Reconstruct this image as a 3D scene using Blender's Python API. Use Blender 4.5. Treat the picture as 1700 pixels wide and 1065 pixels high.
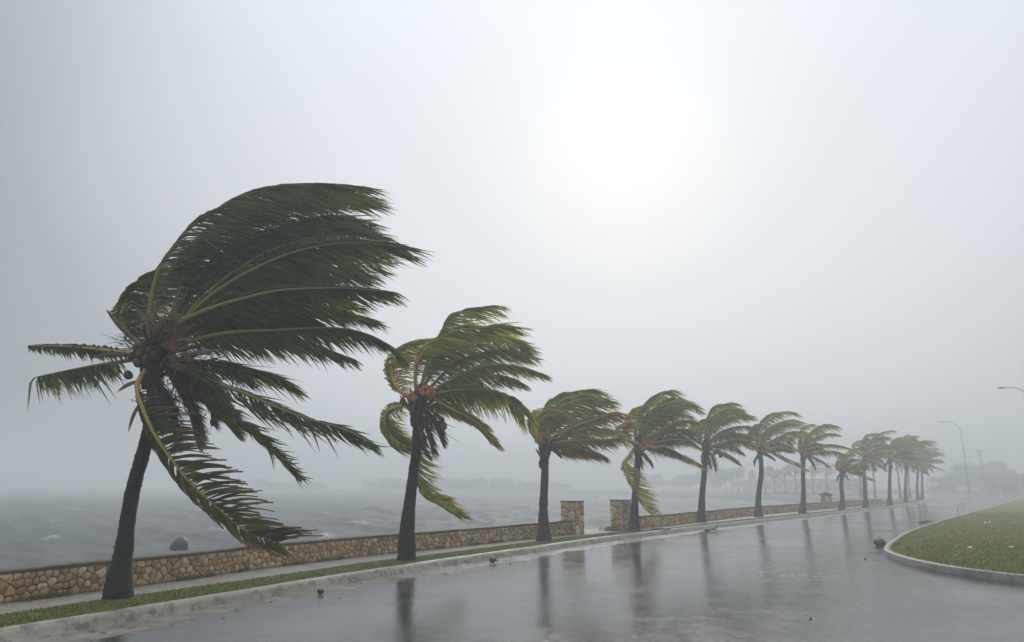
import bpy, math, random
import numpy as np
from mathutils import Vector

for o in list(bpy.data.objects):
    bpy.data.objects.remove(o, do_unlink=True)
scene = bpy.context.scene
C = scene.collection

# ------------------------------------------------------------------ camera
CAM_H = 1.6
FPX = 1150.0                                   # focal length in photograph pixels (1700 wide)
PITCH = math.atan(272.5 / FPX)
cam_d = bpy.data.cameras.new('camera')
cam_d.sensor_width = 36.0
cam_d.lens = FPX / 1700.0 * 36.0
cam_d.clip_start = 0.05
cam_d.clip_end = 3000.0
cam = bpy.data.objects.new('camera', cam_d)
C.objects.link(cam)
cam.location = (0, 0, CAM_H)
cam.rotation_euler = (math.pi / 2 + PITCH, 0, 0)
scene.camera = cam

# ------------------------------------------------------------------ sky and sun
SUN_EL = math.radians(28.0)
SUN_AZ = math.radians(10.0)
sun_dir = Vector((math.sin(SUN_AZ) * math.cos(SUN_EL), math.cos(SUN_AZ) * math.cos(SUN_EL), math.sin(SUN_EL)))
world = bpy.data.worlds.new('World')
scene.world = world
world.use_nodes = True
nt = world.node_tree
nt.nodes.clear()
w_out = nt.nodes.new('ShaderNodeOutputWorld')
w_bg = nt.nodes.new('ShaderNodeBackground')
w_sky = nt.nodes.new('ShaderNodeTexSky')
w_sky.sky_type = 'NISHITA'
w_sky.sun_disc = False
w_sky.sun_elevation = SUN_EL
w_sky.sun_rotation = SUN_AZ
w_sky.dust_density = 6.0
w_tc = nt.nodes.new('ShaderNodeTexCoord')
w_dot = nt.nodes.new('ShaderNodeVectorMath'); w_dot.operation = 'DOT_PRODUCT'
w_dot.inputs[1].default_value = sun_dir
nt.links.new(w_tc.outputs['Generated'], w_dot.inputs[0])
w_acos = nt.nodes.new('ShaderNodeMath'); w_acos.operation = 'ARCCOSINE'; w_acos.use_clamp = False
nt.links.new(w_dot.outputs['Value'], w_acos.inputs[0])
# thick rain cloud, thinner (brighter) around the hidden sun
w_noise = nt.nodes.new('ShaderNodeTexNoise')
w_noise.inputs['Scale'].default_value = 2.2
w_noise.inputs['Detail'].default_value = 3.0
nt.links.new(w_tc.outputs['Generated'], w_noise.inputs['Vector'])
w_nm = nt.nodes.new('ShaderNodeMath'); w_nm.operation = 'MULTIPLY_ADD'
w_nm.inputs[1].default_value = 0.16; w_nm.inputs[2].default_value = -0.08
nt.links.new(w_noise.outputs['Fac'], w_nm.inputs[0])
w_add = nt.nodes.new('ShaderNodeMath'); w_add.operation = 'ADD'
nt.links.new(w_acos.outputs[0], w_add.inputs[0]); nt.links.new(w_nm.outputs[0], w_add.inputs[1])
w_map = nt.nodes.new('ShaderNodeMapRange')
w_map.inputs['From Min'].default_value = 0.0
w_map.inputs['From Max'].default_value = math.radians(120)
nt.links.new(w_add.outputs[0], w_map.inputs['Value'])
w_ramp = nt.nodes.new('ShaderNodeValToRGB')
w_ramp.color_ramp.interpolation = 'B_SPLINE'
SKY_STOPS = [(0.0, (0.325, 0.345, 0.376)), (0.10, (0.33, 0.35, 0.381)), (0.20, (0.348, 0.364, 0.39)), (0.26, (0.30, 0.313, 0.334)),
             (0.315, (0.212, 0.222, 0.237)), (0.375, (0.112, 0.118, 0.126)), (0.44, (0.040, 0.042, 0.045)), (0.57, (0.004, 0.004, 0.004))]
els = w_ramp.color_ramp.elements
while len(els) > 1:
    els.remove(els[-1])
els[0].position = SKY_STOPS[0][0]; els[0].color = (*SKY_STOPS[0][1], 1)
for p_, c_ in SKY_STOPS[1:]:
    e_ = els.new(p_); e_.color = (*c_, 1)
nt.links.new(w_map.outputs['Result'], w_ramp.inputs['Fac'])
SKY_STRENGTH = 0.1
w_scale = nt.nodes.new('ShaderNodeVectorMath'); w_scale.operation = 'SCALE'
w_scale.inputs['Scale'].default_value = 1.0 / SKY_STRENGTH
# the cloud deck itself: overcast, paler overhead than at the horizon
w_xyz = nt.nodes.new('ShaderNodeSeparateXYZ'); nt.links.new(w_tc.outputs['Generated'], w_xyz.inputs[0])
w_el = nt.nodes.new('ShaderNodeMath'); w_el.operation = 'MULTIPLY_ADD'; w_el.inputs[1].default_value = 7.5; w_el.inputs[2].default_value = 1.0
w_sq = nt.nodes.new('ShaderNodeMath'); w_sq.operation = 'POWER'; w_sq.inputs[1].default_value = 5.0
w_cl = nt.nodes.new('ShaderNodeMath'); w_cl.operation = 'MAXIMUM'; w_cl.inputs[1].default_value = 0.0
nt.links.new(w_xyz.outputs['Z'], w_cl.inputs[0]); nt.links.new(w_cl.outputs[0], w_sq.inputs[0]); nt.links.new(w_sq.outputs[0], w_el.inputs[0])
w_deck = nt.nodes.new('ShaderNodeVectorMath'); w_deck.operation = 'SCALE'; w_deck.inputs[0].default_value = (0.104, 0.118, 0.127)
nt.links.new(w_el.outputs[0], w_deck.inputs['Scale'])
w_sum = nt.nodes.new('ShaderNodeVectorMath'); w_sum.operation = 'ADD'
nt.links.new(w_deck.outputs['Vector'], w_sum.inputs[0]); nt.links.new(w_ramp.outputs['Color'], w_sum.inputs[1])
nt.links.new(w_sum.outputs['Vector'], w_scale.inputs[0])
w_mix = nt.nodes.new('ShaderNodeMixRGB')
w_mix.inputs['Fac'].default_value = 0.975
nt.links.new(w_sky.outputs['Color'], w_mix.inputs['Color1'])
nt.links.new(w_scale.outputs['Vector'], w_mix.inputs['Color2'])
nt.links.new(w_mix.outputs['Color'], w_bg.inputs['Color'])
w_bg.inputs['Strength'].default_value = SKY_STRENGTH
nt.links.new(w_bg.outputs['Background'], w_out.inputs['Surface'])

sun_d = bpy.data.lights.new('sun', 'SUN')
sun_d.energy = 0.5
sun_d.angle = math.radians(25)
sun_d.color = (1.0, 0.99, 0.97)
sun = bpy.data.objects.new('sun', sun_d)
C.objects.link(sun)
sun.location = (10, 30, 40)
sun.rotation_euler = sun_dir.to_track_quat('Z', 'Y').to_euler()

scene.view_settings.view_transform = 'Standard'
scene.view_settings.look = 'None'
scene.view_settings.gamma = 1.0
scene.view_settings.exposure = 0.76
scene.view_settings.use_curve_mapping = False
scene.cycles.volume_bounces = 4
scene.cycles.max_bounces = 8
scene.cycles.transparent_max_bounces = 8
scene.cycles.use_denoising = True

# ------------------------------------------------------------------ helpers
cP, sP = math.cos(PITCH), math.sin(PITCH)

def ray(px, py):
    u = (px - 850) / FPX; v = (532.5 - py) / FPX
    return u, cP - v * sP, sP + v * cP

def ground(px, py, z=0.0):
    a, b, c = ray(px, py)
    t = (z - CAM_H) / c
    return np.array((a * t, b * t, z))

def plane(px, py, Y):
    a, b, c = ray(px, py)
    t = Y / b
    return np.array((a * t, Y, CAM_H + c * t))

def catmull(P, n):
    P = np.asarray(P, float)
    k = len(P)
    if k == 2:
        P = np.vstack([P[0], P.mean(0), P[1]]); k = 3
    E = np.vstack([2 * P[0] - P[1], P, 2 * P[-1] - P[-2]])
    out = []
    m = max(4, int(8 * n / (k - 1)))
    for i in range(k - 1):
        p0, p1, p2, p3 = E[i], E[i + 1], E[i + 2], E[i + 3]
        for t in np.linspace(0, 1, m, endpoint=False):
            out.append(0.5 * ((2 * p1) + (-p0 + p2) * t + (2 * p0 - 5 * p1 + 4 * p2 - p3) * t * t + (-p0 + 3 * p1 - 3 * p2 + p3) * t ** 3))
    out.append(P[-1])
    out = np.array(out)
    s = np.r_[0, np.cumsum(np.linalg.norm(np.diff(out, axis=0), axis=1))]
    q = np.linspace(0, s[-1], n)
    return np.stack([np.interp(q, s, out[:, j]) for j in range(P.shape[1])], 1)

def unit(a):
    return a / np.maximum(np.linalg.norm(a, axis=-1, keepdims=True), 1e-9)

def put(o, label=None, cat=None, group=None, kind=None):
    if label: o['label'] = label
    if cat: o['category'] = cat
    if group: o['group'] = group
    if kind: o['kind'] = kind
    return o

def link_mesh(name, V, Fc, m, parent=None, smooth=True, attrs=None):
    me = bpy.data.meshes.new(name)
    me.from_pydata([tuple(v) for v in V], [], [tuple(f) for f in Fc])
    if attrs:
        for an, av in attrs.items():
            a = me.attributes.new(an, 'FLOAT', 'POINT')
            a.data.foreach_set('value', np.ascontiguousarray(av, dtype=np.float32).ravel())
    if smooth:
        me.polygons.foreach_set('use_smooth', [True] * len(me.polygons))
    me.materials.append(m)
    me.update()
    o = bpy.data.objects.new(name, me)
    C.objects.link(o)
    if parent is not None:
        o.parent = parent
        o.matrix_parent_inverse = parent.matrix_basis.inverted()
    return o

def empty(name, loc=(0, 0, 0)):
    o = bpy.data.objects.new(name, None)
    o.empty_display_size = 0.2
    o.location = loc
    C.objects.link(o)
    return o

class MB:
    """collects vertices and faces for one mesh"""
    def __init__(self):
        self.V = []; self.F = []
    def add(self, V, Fc):
        b = len(self.V)
        self.V.extend([tuple(v) for v in V])
        self.F.extend([tuple(i + b for i in f) for f in Fc])
    def box(self, c, s, ax=None, bev=0.0):
        c = np.asarray(c, float); hx, hy, hz = np.asarray(s) / 2
        ax = np.eye(3) if ax is None else np.asarray(ax, float)
        if bev <= 0:
            P = [(sx * hx, sy * hy, sz * hz) for sz in (-1, 1) for sx, sy in ((-1, -1), (1, -1), (1, 1), (-1, 1))]
            self.add([c + ax.T @ np.array(p) for p in P], [(3, 2, 1, 0), (4, 5, 6, 7), (0, 1, 5, 4), (1, 2, 6, 5), (2, 3, 7, 6), (3, 0, 4, 7)])
        else:
            P = []
            for z, b in ((-hz, bev), (-hz + bev, 0), (hz - bev, 0), (hz, bev)):
                x, y = hx - b, hy - b
                P += [(-x, -y, z), (x, -y, z), (x, y, z), (-x, y, z)]
            F_ = [(3, 2, 1, 0), (12, 13, 14, 15)]
            for r in range(3):
                for k in range(4):
                    F_.append((r * 4 + k, r * 4 + (k + 1) % 4, r * 4 + 4 + (k + 1) % 4, r * 4 + 4 + k))
            self.add([c + ax.T @ np.array(p) for p in P], F_)
    def tube(self, P, R, n=8, cap=True):
        V, F_ = tube(P, R, n, cap)
        self.add(V, F_)
    def ball(self, c, r, nu=10, nv=7, rot=None, noise=0.0, rng=None):
        V = []; F_ = []
        r = np.asarray(r, float) * np.ones(3)
        rot = np.eye(3) if rot is None else rot
        for i in range(nv + 1):
            th = math.pi * i / nv
            for j in range(nu):
                ph = 2 * math.pi * j / nu
                k = 1 + (rng.normal() * noise if rng is not None and 0 < i < nv else 0)
                V.append(np.asarray(c) + rot @ (r * k * np.array((math.sin(th) * math.cos(ph), math.sin(th) * math.sin(ph), math.cos(th)))))
        for i in range(nv):
            for j in range(nu):
                F_.append((i * nu + j, (i + 1) * nu + j, (i + 1) * nu + (j + 1) % nu, i * nu + (j + 1) % nu))
        self.add(V, F_)
    def build(self, name, m, parent=None, smooth=False):
        return link_mesh(name, self.V, self.F, m, parent, smooth)

def tube(P, R, n=8, cap=True):
    P = np.asarray(P, float); R = np.asarray(R, float) * np.ones(len(P))
    T = unit(np.gradient(P, axis=0))
    up = np.array((0, 1.0, 0)) if abs(T[0][1]) < 0.8 else np.array((1.0, 0, 0))
    V = []; F_ = []
    a = unit(np.cross(T[0], up))
    for i in range(len(P)):
        a = unit(a - T[i] * np.dot(a, T[i])); b = np.cross(T[i], a)
        for k in range(n):
            t = 2 * math.pi * k / n
            V.append(P[i] + R[i] * (math.cos(t) * a + math.sin(t) * b))
    for i in range(len(P) - 1):
        for k in range(n):
            F_.append((i * n + k, i * n + (k + 1) % n, (i + 1) * n + (k + 1) % n, (i + 1) * n + k))
    if cap:
        F_.append(tuple(range(n - 1, -1, -1))); F_.append(tuple(range((len(P) - 1) * n, len(P) * n)))
    return V, F_

# ------------------------------------------------------------------ materials
def new_mat(name):
    m = bpy.data.materials.new(name); m.use_nodes = True
    n = m.node_tree.nodes; n.clear()
    out = n.new('ShaderNodeOutputMaterial'); b = n.new('ShaderNodeBsdfPrincipled')
    m.node_tree.links.new(b.outputs[0], out.inputs['Surface'])
    return m, m.node_tree, b, out

def noise_node(t, scale, detail=4, rough=0.55, coord='Object', vscale=None, dist=0.0):
    tc = t.nodes.new('ShaderNodeTexCoord')
    nz = t.nodes.new('ShaderNodeTexNoise')
    nz.inputs['Scale'].default_value = scale; nz.inputs['Detail'].default_value = detail
    nz.inputs['Roughness'].default_value = rough; nz.inputs['Distortion'].default_value = dist
    if vscale is not None:
        mp = t.nodes.new('ShaderNodeMapping'); mp.inputs['Scale'].default_value = vscale[:3]
        if len(vscale) > 3: mp.inputs['Rotation'].default_value = (0, 0, vscale[3])
        t.links.new(tc.outputs[coord], mp.inputs['Vector']); t.links.new(mp.outputs[0], nz.inputs['Vector'])
    else:
        t.links.new(tc.outputs[coord], nz.inputs['Vector'])
    return nz

def ramp(t, src, stops, interp='LINEAR'):
    r = t.nodes.new('ShaderNodeValToRGB'); r.color_ramp.interpolation = interp
    e = r.color_ramp.elements
    while len(e) > 1: e.remove(e[-1])
    def c4(c): return (c, c, c, 1) if isinstance(c, (int, float)) else (*c, 1)
    e[0].position = stops[0][0]; e[0].color = c4(stops[0][1])
    for p, c in stops[1:]:
        k = e.new(p); k.color = c4(c)
    t.links.new(src, r.inputs['Fac'])
    return r

def mixc(t, f, a, b, mode='MIX'):
    m = t.nodes.new('ShaderNodeMixRGB'); m.blend_type = mode
    for s, i in ((f, 'Fac'), (a, 'Color1'), (b, 'Color2')):
        if hasattr(s, 'links') or hasattr(s, 'is_linked'): t.links.new(s, m.inputs[i])
        elif i == 'Fac': m.inputs[i].default_value = s
        else: m.inputs[i].default_value = (*s, 1)
    return m.outputs['Color']

def bump(t, b, src, strength, dist=0.02, chain=None):
    bp = t.nodes.new('ShaderNodeBump'); bp.inputs['Strength'].default_value = strength; bp.inputs['Distance'].default_value = dist
    t.links.new(src, bp.inputs['Height'])
    if chain is not None: t.links.new(chain, bp.inputs['Normal'])
    t.links.new(bp.outputs[0], b.inputs['Normal'])
    return bp.outputs[0]

def simple(name, cols, scale=6, rough=0.6, bstr=0.3, bdist=0.01, bscale=None, detail=5, spec=0.5, rand=0.0, lo=0.3, hi=0.7, coord='Object'):
    m, t, b, out = new_mat(name)
    nz = noise_node(t, scale, detail, coord=coord)
    k = len(cols)
    r = ramp(t, nz.outputs['Fac'], [(lo + (hi - lo) * i / max(1, k - 1), c) for i, c in enumerate(cols)])
    col = r.outputs['Color']
    if rand > 0:
        oi = t.nodes.new('ShaderNodeObjectInfo')
        hs = t.nodes.new('ShaderNodeHueSaturation')
        mr = t.nodes.new('ShaderNodeMapRange'); mr.inputs['To Min'].default_value = 1 - rand; mr.inputs['To Max'].default_value = 1 + rand
        t.links.new(oi.outputs['Random'], mr.inputs['Value']); t.links.new(mr.outputs[0], hs.inputs['Value'])
        t.links.new(col, hs.inputs['Color']); col = hs.outputs['Color']
    t.links.new(col, b.inputs['Base Color'])
    b.inputs['Roughness'].default_value = rough
    b.inputs['Specular IOR Level'].default_value = spec
    if bstr > 0:
        bz = noise_node(t, bscale or scale * 5, 5, coord=coord)
        bump(t, b, bz.outputs['Fac'], bstr, bdist)
    return m

def leaf_mat(name, c1, c2, tip, trans=0.35, tip_at=0.72):
    m, t, b, out = new_mat(name)
    nz = noise_node(t, 1.6, 4)
    at = t.nodes.new('ShaderNodeAttribute'); at.attribute_name = 's_leaf'
    ar = t.nodes.new('ShaderNodeAttribute'); ar.attribute_name = 'r_leaf'
    col = mixc(t, ramp(t, nz.outputs['Fac'], [(0.35, 0.0), (0.68, 1.0)]).outputs['Color'], c1, c2)
    ad = t.nodes.new('ShaderNodeMath'); ad.operation = 'MULTIPLY_ADD'; ad.inputs[1].default_value = 0.55; ad.inputs[2].default_value = -0.27
    t.links.new(ar.outputs['Fac'], ad.inputs[0])
    a2 = t.nodes.new('ShaderNodeMath'); a2.operation = 'ADD'
    t.links.new(at.outputs['Fac'], a2.inputs[0]); t.links.new(ad.outputs[0], a2.inputs[1])
    col = mixc(t, ramp(t, a2.outputs[0], [(tip_at, 0.0), (min(1.0, tip_at + 0.3), 0.85)]).outputs['Color'], col, tip)
    hs = t.nodes.new('ShaderNodeHueSaturation')
    mr = t.nodes.new('ShaderNodeMapRange'); mr.inputs['To Min'].default_value = 0.65; mr.inputs['To Max'].default_value = 1.35
    t.links.new(ar.outputs['Fac'], mr.inputs['Value']); t.links.new(mr.outputs[0], hs.inputs['Value']); t.links.new(col, hs.inputs['Color'])
    col = hs.outputs['Color']
    t.links.new(col, b.inputs['Base Color'])
    b.inputs['Roughness'].default_value = 0.42
    b.inputs['Specular IOR Level'].default_value = 0.28
    tr = t.nodes.new('ShaderNodeBsdfTranslucent')
    t.links.new(mixc(t, 1.0, col, (1.5, 1.5, 0.7), 'MULTIPLY'), tr.inputs['Color'])
    mx = t.nodes.new('ShaderNodeMixShader'); mx.inputs[0].default_value = trans
    t.links.new(b.outputs[0], mx.inputs[1]); t.links.new(tr.outputs[0], mx.inputs[2])
    t.links.new(mx.outputs[0], out.inputs['Surface'])
    return m

M = {}
M['leaf_green'] = leaf_mat('leaf_green', (0.070, 0.120, 0.032), (0.155, 0.210, 0.052), (0.24, 0.175, 0.065), 0.46, 0.82)
M['leaf_olive'] = leaf_mat('leaf_olive', (0.185, 0.265, 0.036), (0.35, 0.365, 0.060), (0.55, 0.34, 0.085), 0.50, 0.68)
M['leaf_yellow'] = leaf_mat('leaf_yellow', (0.34, 0.31, 0.055), (0.47, 0.38, 0.08), (0.50, 0.30, 0.09), 0.48, 0.66)
M['leaf_rust'] = leaf_mat('leaf_rust', (0.27, 0.25, 0.055), (0.42, 0.29, 0.08), (0.46, 0.24, 0.09), 0.46, 0.55)
M['leaf_brownish'] = leaf_mat('leaf_brownish', (0.075, 0.098, 0.030), (0.15, 0.145, 0.048), (0.22, 0.12, 0.065), 0.36, 0.62)
M['leaf_dead'] = leaf_mat('leaf_dead', (0.060, 0.038, 0.024), (0.11, 0.068, 0.040), (0.08, 0.05, 0.034), 0.1, 0.5)
def rib_mat(name, a, b_, c):
    m, t, b, out = new_mat(name)
    at = t.nodes.new('ShaderNodeAttribute'); at.attribute_name = 's_leaf'
    t.links.new(ramp(t, at.outputs['Fac'], [(0.05, a), (0.3, b_), (0.8, c)]).outputs['Color'], b.inputs['Base Color'])
    b.inputs['Roughness'].default_value = 0.38
    return m
M['rib_green'] = rib_mat('rib_green', (0.40, 0.24, 0.06), (0.30, 0.31, 0.075), (0.20, 0.24, 0.07))
M['rib_yellow'] = rib_mat('rib_yellow', (0.60, 0.33, 0.08), (0.60, 0.42, 0.10), (0.48, 0.34, 0.10))
M['rib_dead'] = simple('rib_dead', [(0.10, 0.06, 0.03), (0.17, 0.11, 0.06)], 3, 0.7, 0.2)
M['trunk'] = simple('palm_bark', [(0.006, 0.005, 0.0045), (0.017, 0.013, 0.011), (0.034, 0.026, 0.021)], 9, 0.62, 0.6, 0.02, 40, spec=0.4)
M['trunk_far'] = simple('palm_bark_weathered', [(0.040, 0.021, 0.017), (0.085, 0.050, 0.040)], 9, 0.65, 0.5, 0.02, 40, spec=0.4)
M['fibre'] = simple('palm_fibre', [(0.025, 0.016, 0.010), (0.085, 0.048, 0.025)], 14, 0.85, 0.8, 0.02, 60)
M['stub'] = simple('leaf_stub', [(0.10, 0.045, 0.02), (0.22, 0.12, 0.05)], 8, 0.7, 0.3, rand=0.3)
M['flower_stalk'] = simple('flower_stalk', [(0.26, 0.10, 0.035), (0.46, 0.20, 0.07)], 12, 0.6, 0.1)
M['spathe'] = simple('dry_spathe', [(0.17, 0.10, 0.07), (0.30, 0.20, 0.15)], 6, 0.7, 0.3, rand=0.3)
M['coconut'] = simple('coconut_husk', [(0.55, 0.17, 0.05), (0.68, 0.28, 0.09)], 5, 0.45, 0.1, rand=0.25)
M['coconut_brown'] = simple('brown_coconut_husk', [(0.12, 0.055, 0.022), (0.20, 0.10, 0.035)], 5, 0.55, 0.2, rand=0.3)
M['fallen'] = simple('wet_brown_husk', [(0.09, 0.042, 0.026), (0.21, 0.11, 0.07)], 30, 0.5, 0.5, 0.01, 80)
M['mortar'] = simple('wall_mortar', [(0.15, 0.105, 0.075), (0.29, 0.215, 0.155)], 12, 0.75, 0.5, 0.01, 50)
M['coping'] = simple('wall_coping', [(0.075, 0.055, 0.043), (0.17, 0.125, 0.095), (0.10, 0.08, 0.065)], 5, 0.6, 0.5, 0.01, 40)
M['metal'] = simple('galvanised_steel', [(0.16, 0.17, 0.18), (0.24, 0.25, 0.26)], 4, 0.5, 0.05)
M['lens'] = simple('lamp_glass', [(0.25, 0.26, 0.27), (0.3, 0.31, 0.32)], 4, 0.2, 0.0)
M['pole_wood'] = simple('weathered_pole', [(0.06, 0.055, 0.05), (0.11, 0.1, 0.09)], 6, 0.8, 0.3)
M['rock'] = simple('wet_dark_rock', [(0.012, 0.014, 0.015), (0.04, 0.042, 0.042)], 9, 0.35, 0.6, 0.03, 20)
M['white'] = simple('white_litter', [(0.7, 0.7, 0.68), (0.8, 0.8, 0.78)], 20, 0.5, 0.1)

# stones: colour varies from stone to stone
def stone_mat():
    m, t, b, out = new_mat('tan_limestone')
    oi = t.nodes.new('ShaderNodeObjectInfo')
    at = t.nodes.new('ShaderNodeAttribute'); at.attribute_name = 'hue'
    r = ramp(t, at.outputs['Fac'], [(0.0, (0.16, 0.085, 0.045)), (0.16, (0.30, 0.165, 0.075)), (0.34, (0.37, 0.235, 0.12)), (0.5, (0.42, 0.30, 0.17)),
                                    (0.62, (0.27, 0.19, 0.115)), (0.74, (0.47, 0.375, 0.25)), (0.9, (0.50, 0.43, 0.32)), (1.0, (0.22, 0.18, 0.14))])
    nz = noise_node(t, 14, 6, 0.65)
    col = mixc(t, 1.0, r.outputs['Color'], ramp(t, nz.outputs['Fac'], [(0.28, (0.8, 0.7, 0.6)), (0.5, (1.75, 1.6, 1.42)), (0.72, (2.1, 1.95, 1.75))]).outputs['Color'], 'MULTIPLY')
    t.links.new(col, b.inputs['Base Color'])
    b.inputs['Roughness'].default_value = 0.55
    bump(t, b, noise_node(t, 45, 6, 0.6).outputs['Fac'], 0.5, 0.012)
    return m
M['stone'] = stone_mat()

def concrete(name, a, b_, dirt, rough=0.45, scale=1.3):
    m, t, b, out = new_mat(name)
    n1 = noise_node(t, scale, 8, 0.65); n2 = noise_node(t, scale * 3.7, 6, 0.7); n3 = noise_node(t, 55, 4)
    col = mixc(t, ramp(t, n1.outputs['Fac'], [(0.36, 0.0), (0.64, 1.0)]).outputs['Color'], a, b_)
    col = mixc(t, ramp(t, n2.outputs['Fac'], [(0.48, 0.0), (0.60, 0.8)]).outputs['Color'], col, dirt)
    col = mixc(t, 0.5, col, ramp(t, n3.outputs['Fac'], [(0.3, 0.5), (0.7, 1.3)]).outputs['Color'], 'MULTIPLY')
    t.links.new(col, b.inputs['Base Color'])
    t.links.new(ramp(t, n2.outputs['Fac'], [(0.4, rough), (0.6, rough * 0.5)]).outputs['Color'], b.inputs['Roughness'])
    bump(t, b, n3.outputs['Fac'], 0.35, 0.008)
    return m
M['kerb'] = concrete('worn_kerb', (0.54, 0.47, 0.39), (0.38, 0.32, 0.262), (0.16, 0.135, 0.112), 0.65, 1.3)
M['kerb_island'] = concrete('grey_kerb', (0.42, 0.38, 0.33), (0.26, 0.225, 0.195), (0.12, 0.10, 0.085), 0.6, 1.6)
M['path'] = concrete('wet_path', (0.40, 0.345, 0.285), (0.28, 0.24, 0.20), (0.17, 0.142, 0.118), 0.85, 1.7)

def road_mat(name, sand):
    m, t, b, out = new_mat(name)
    n1 = noise_node(t, 0.22, 5, 0.6)
    n2 = noise_node(t, 1.4, 6, 0.65)
    n3 = noise_node(t, 13, 8, 0.78)
    col = ramp(t, n2.outputs['Fac'], [(0.3, (0.042, 0.039, 0.036)), (0.7, (0.084, 0.076, 0.069))]).outputs['Color']
    col = mixc(t, 0.8, col, ramp(t, n3.outputs['Fac'], [(0.34, 0.35), (0.66, 1.75)]).outputs['Color'], 'MULTIPLY')
    rough = ramp(t, n1.outputs['Fac'], [(0.36, 0.08), (0.62, 0.19)]).outputs['Color']
    rough = mixc(t, 1.0, rough, ramp(t, n3.outputs['Fac'], [(0.35, 0.7), (0.65, 1.4)]).outputs['Color'], 'MULTIPLY')
    if sand:
        at = t.nodes.new('ShaderNodeAttribute'); at.attribute_name = 'across'
        ns = noise_node(t, 0.9, 6, 0.65)
        sm = t.nodes.new('ShaderNodeMath'); sm.operation = 'SUBTRACT'
        t.links.new(ns.outputs['Fac'], sm.inputs[0]); t.links.new(at.outputs['Fac'], sm.inputs[1])
        f = ramp(t, sm.outputs[0], [(0.0, 0.0), (0.22, 0.85)]).outputs['Color']
        scol = ramp(t, noise_node(t, 3.0, 7, 0.7).outputs['Fac'], [(0.34, (0.17, 0.14, 0.11)), (0.52, (0.32, 0.27, 0.21)), (0.68, (0.42, 0.37, 0.31))]).outputs['Color']
        col = mixc(t, f, col, scol)
        rough = mixc(t, f, rough, (0.6, 0.6, 0.6))
    n4 = noise_node(t, 3.2, 7, 0.72)
    rough = mixc(t, 1.0, rough, ramp(t, n4.outputs['Fac'], [(0.36, 0.72), (0.64, 1.4)]).outputs['Color'], 'MULTIPLY')
    t.links.new(col, b.inputs['Base Color'])
    t.links.new(rough, b.inputs['Roughness'])
    t.links.new(ramp(t, n3.outputs['Fac'], [(0.36, 0.25), (0.62, 0.6)]).outputs['Color'], b.inputs['Specular IOR Level'])
    b.inputs['IOR'].default_value = 1.38
    # ripples driven by the wind on the water film, plus aggregate
    rip = noise_node(t, 5.0, 3, 0.5, vscale=(2.2, 0.8, 1.0))
    n_a = bump(t, b, rip.outputs['Fac'], 0.035, 0.03)
    n_a = bump(t, b, n4.outputs['Fac'], 0.045, 0.03, n_a)
    bump(t, b, n3.outputs['Fac'], 0.20, 0.008, n_a)
    return m
M['road'] = road_mat('wet_asphalt', False)
M['gutter'] = road_mat('sandy_wet_asphalt', True)

def lawn_mat(name, cols, brown):
    m, t, b, out = new_mat(name)
    n1 = noise_node(t, 0.45, 5, 0.6); n2 = noise_node(t, 9, 5, 0.7)
    col = ramp(t, n2.outputs['Fac'], [(0.3, cols[0]), (0.7, cols[1])]).outputs['Color']
    col = mixc(t, ramp(t, n1.outputs['Fac'], [(0.46, 0.0), (0.64, 0.85)]).outputs['Color'], col, brown)
    t.links.new(col, b.inputs['Base Color'])
    b.inputs['Roughness'].default_value = 0.75
    b.inputs['Specular IOR Level'].default_value = 0.12
    bump(t, b, noise_node(t, 60, 4, 0.7).outputs['Fac'], 0.8, 0.03)
    return m
M['lawn'] = lawn_mat('lawn', ((0.125, 0.160, 0.028), (0.22, 0.245, 0.050)), (0.28, 0.19, 0.07))
M['blade'] = lawn_mat('grass_blade', ((0.155, 0.205, 0.034), (0.275, 0.305, 0.06)), (0.33, 0.225, 0.085))
M['ground'] = lawn_mat('sandy_ground', ((0.16, 0.145, 0.11), (0.26, 0.235, 0.19)), (0.12, 0.12, 0.06))

def sea_mat():
    m, t, b, out = new_mat('storm_water')
    at = t.nodes.new('ShaderNodeAttribute'); at.attribute_name = 'foam'
    n1 = noise_node(t, 1.2, 7, 0.7, vscale=(1.0, 2.4, 1.0))
    sm = t.nodes.new('ShaderNodeMath'); sm.operation = 'MULTIPLY'
    t.links.new(at.outputs['Fac'], sm.inputs[0]); t.links.new(ramp(t, n1.outputs['Fac'], [(0.40, 0.0), (0.58, 1.0)]).outputs['Color'], sm.inputs[1])
    base = ramp(t, noise_node(t, 0.05, 4).outputs['Fac'], [(0.35, (0.125, 0.135, 0.13)), (0.65, (0.185, 0.185, 0.165))]).outputs['Color']
    t.links.new(mixc(t, sm.outputs[0], base, (0.62, 0.64, 0.64)), b.inputs['Base Color'])
    t.links.new(mixc(t, sm.outputs[0], (0.55, 0.55, 0.55), (0.75, 0.75, 0.75)), b.inputs['Roughness'])
    b.inputs['IOR'].default_value = 1.22
    w1 = noise_node(t, 1.1, 6, 0.62, vscale=(1.0, 2.0, 1.0, 0.5))
    nb_ = bump(t, b, w1.outputs['Fac'], 0.6, 0.22)
    bump(t, b, noise_node(t, 5.0, 5, 0.65, vscale=(0.7, 1.6, 1.0, 0.4)).outputs['Fac'], 0.5, 0.05, nb_)
    return m
M['sea'] = sea_mat()

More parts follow.
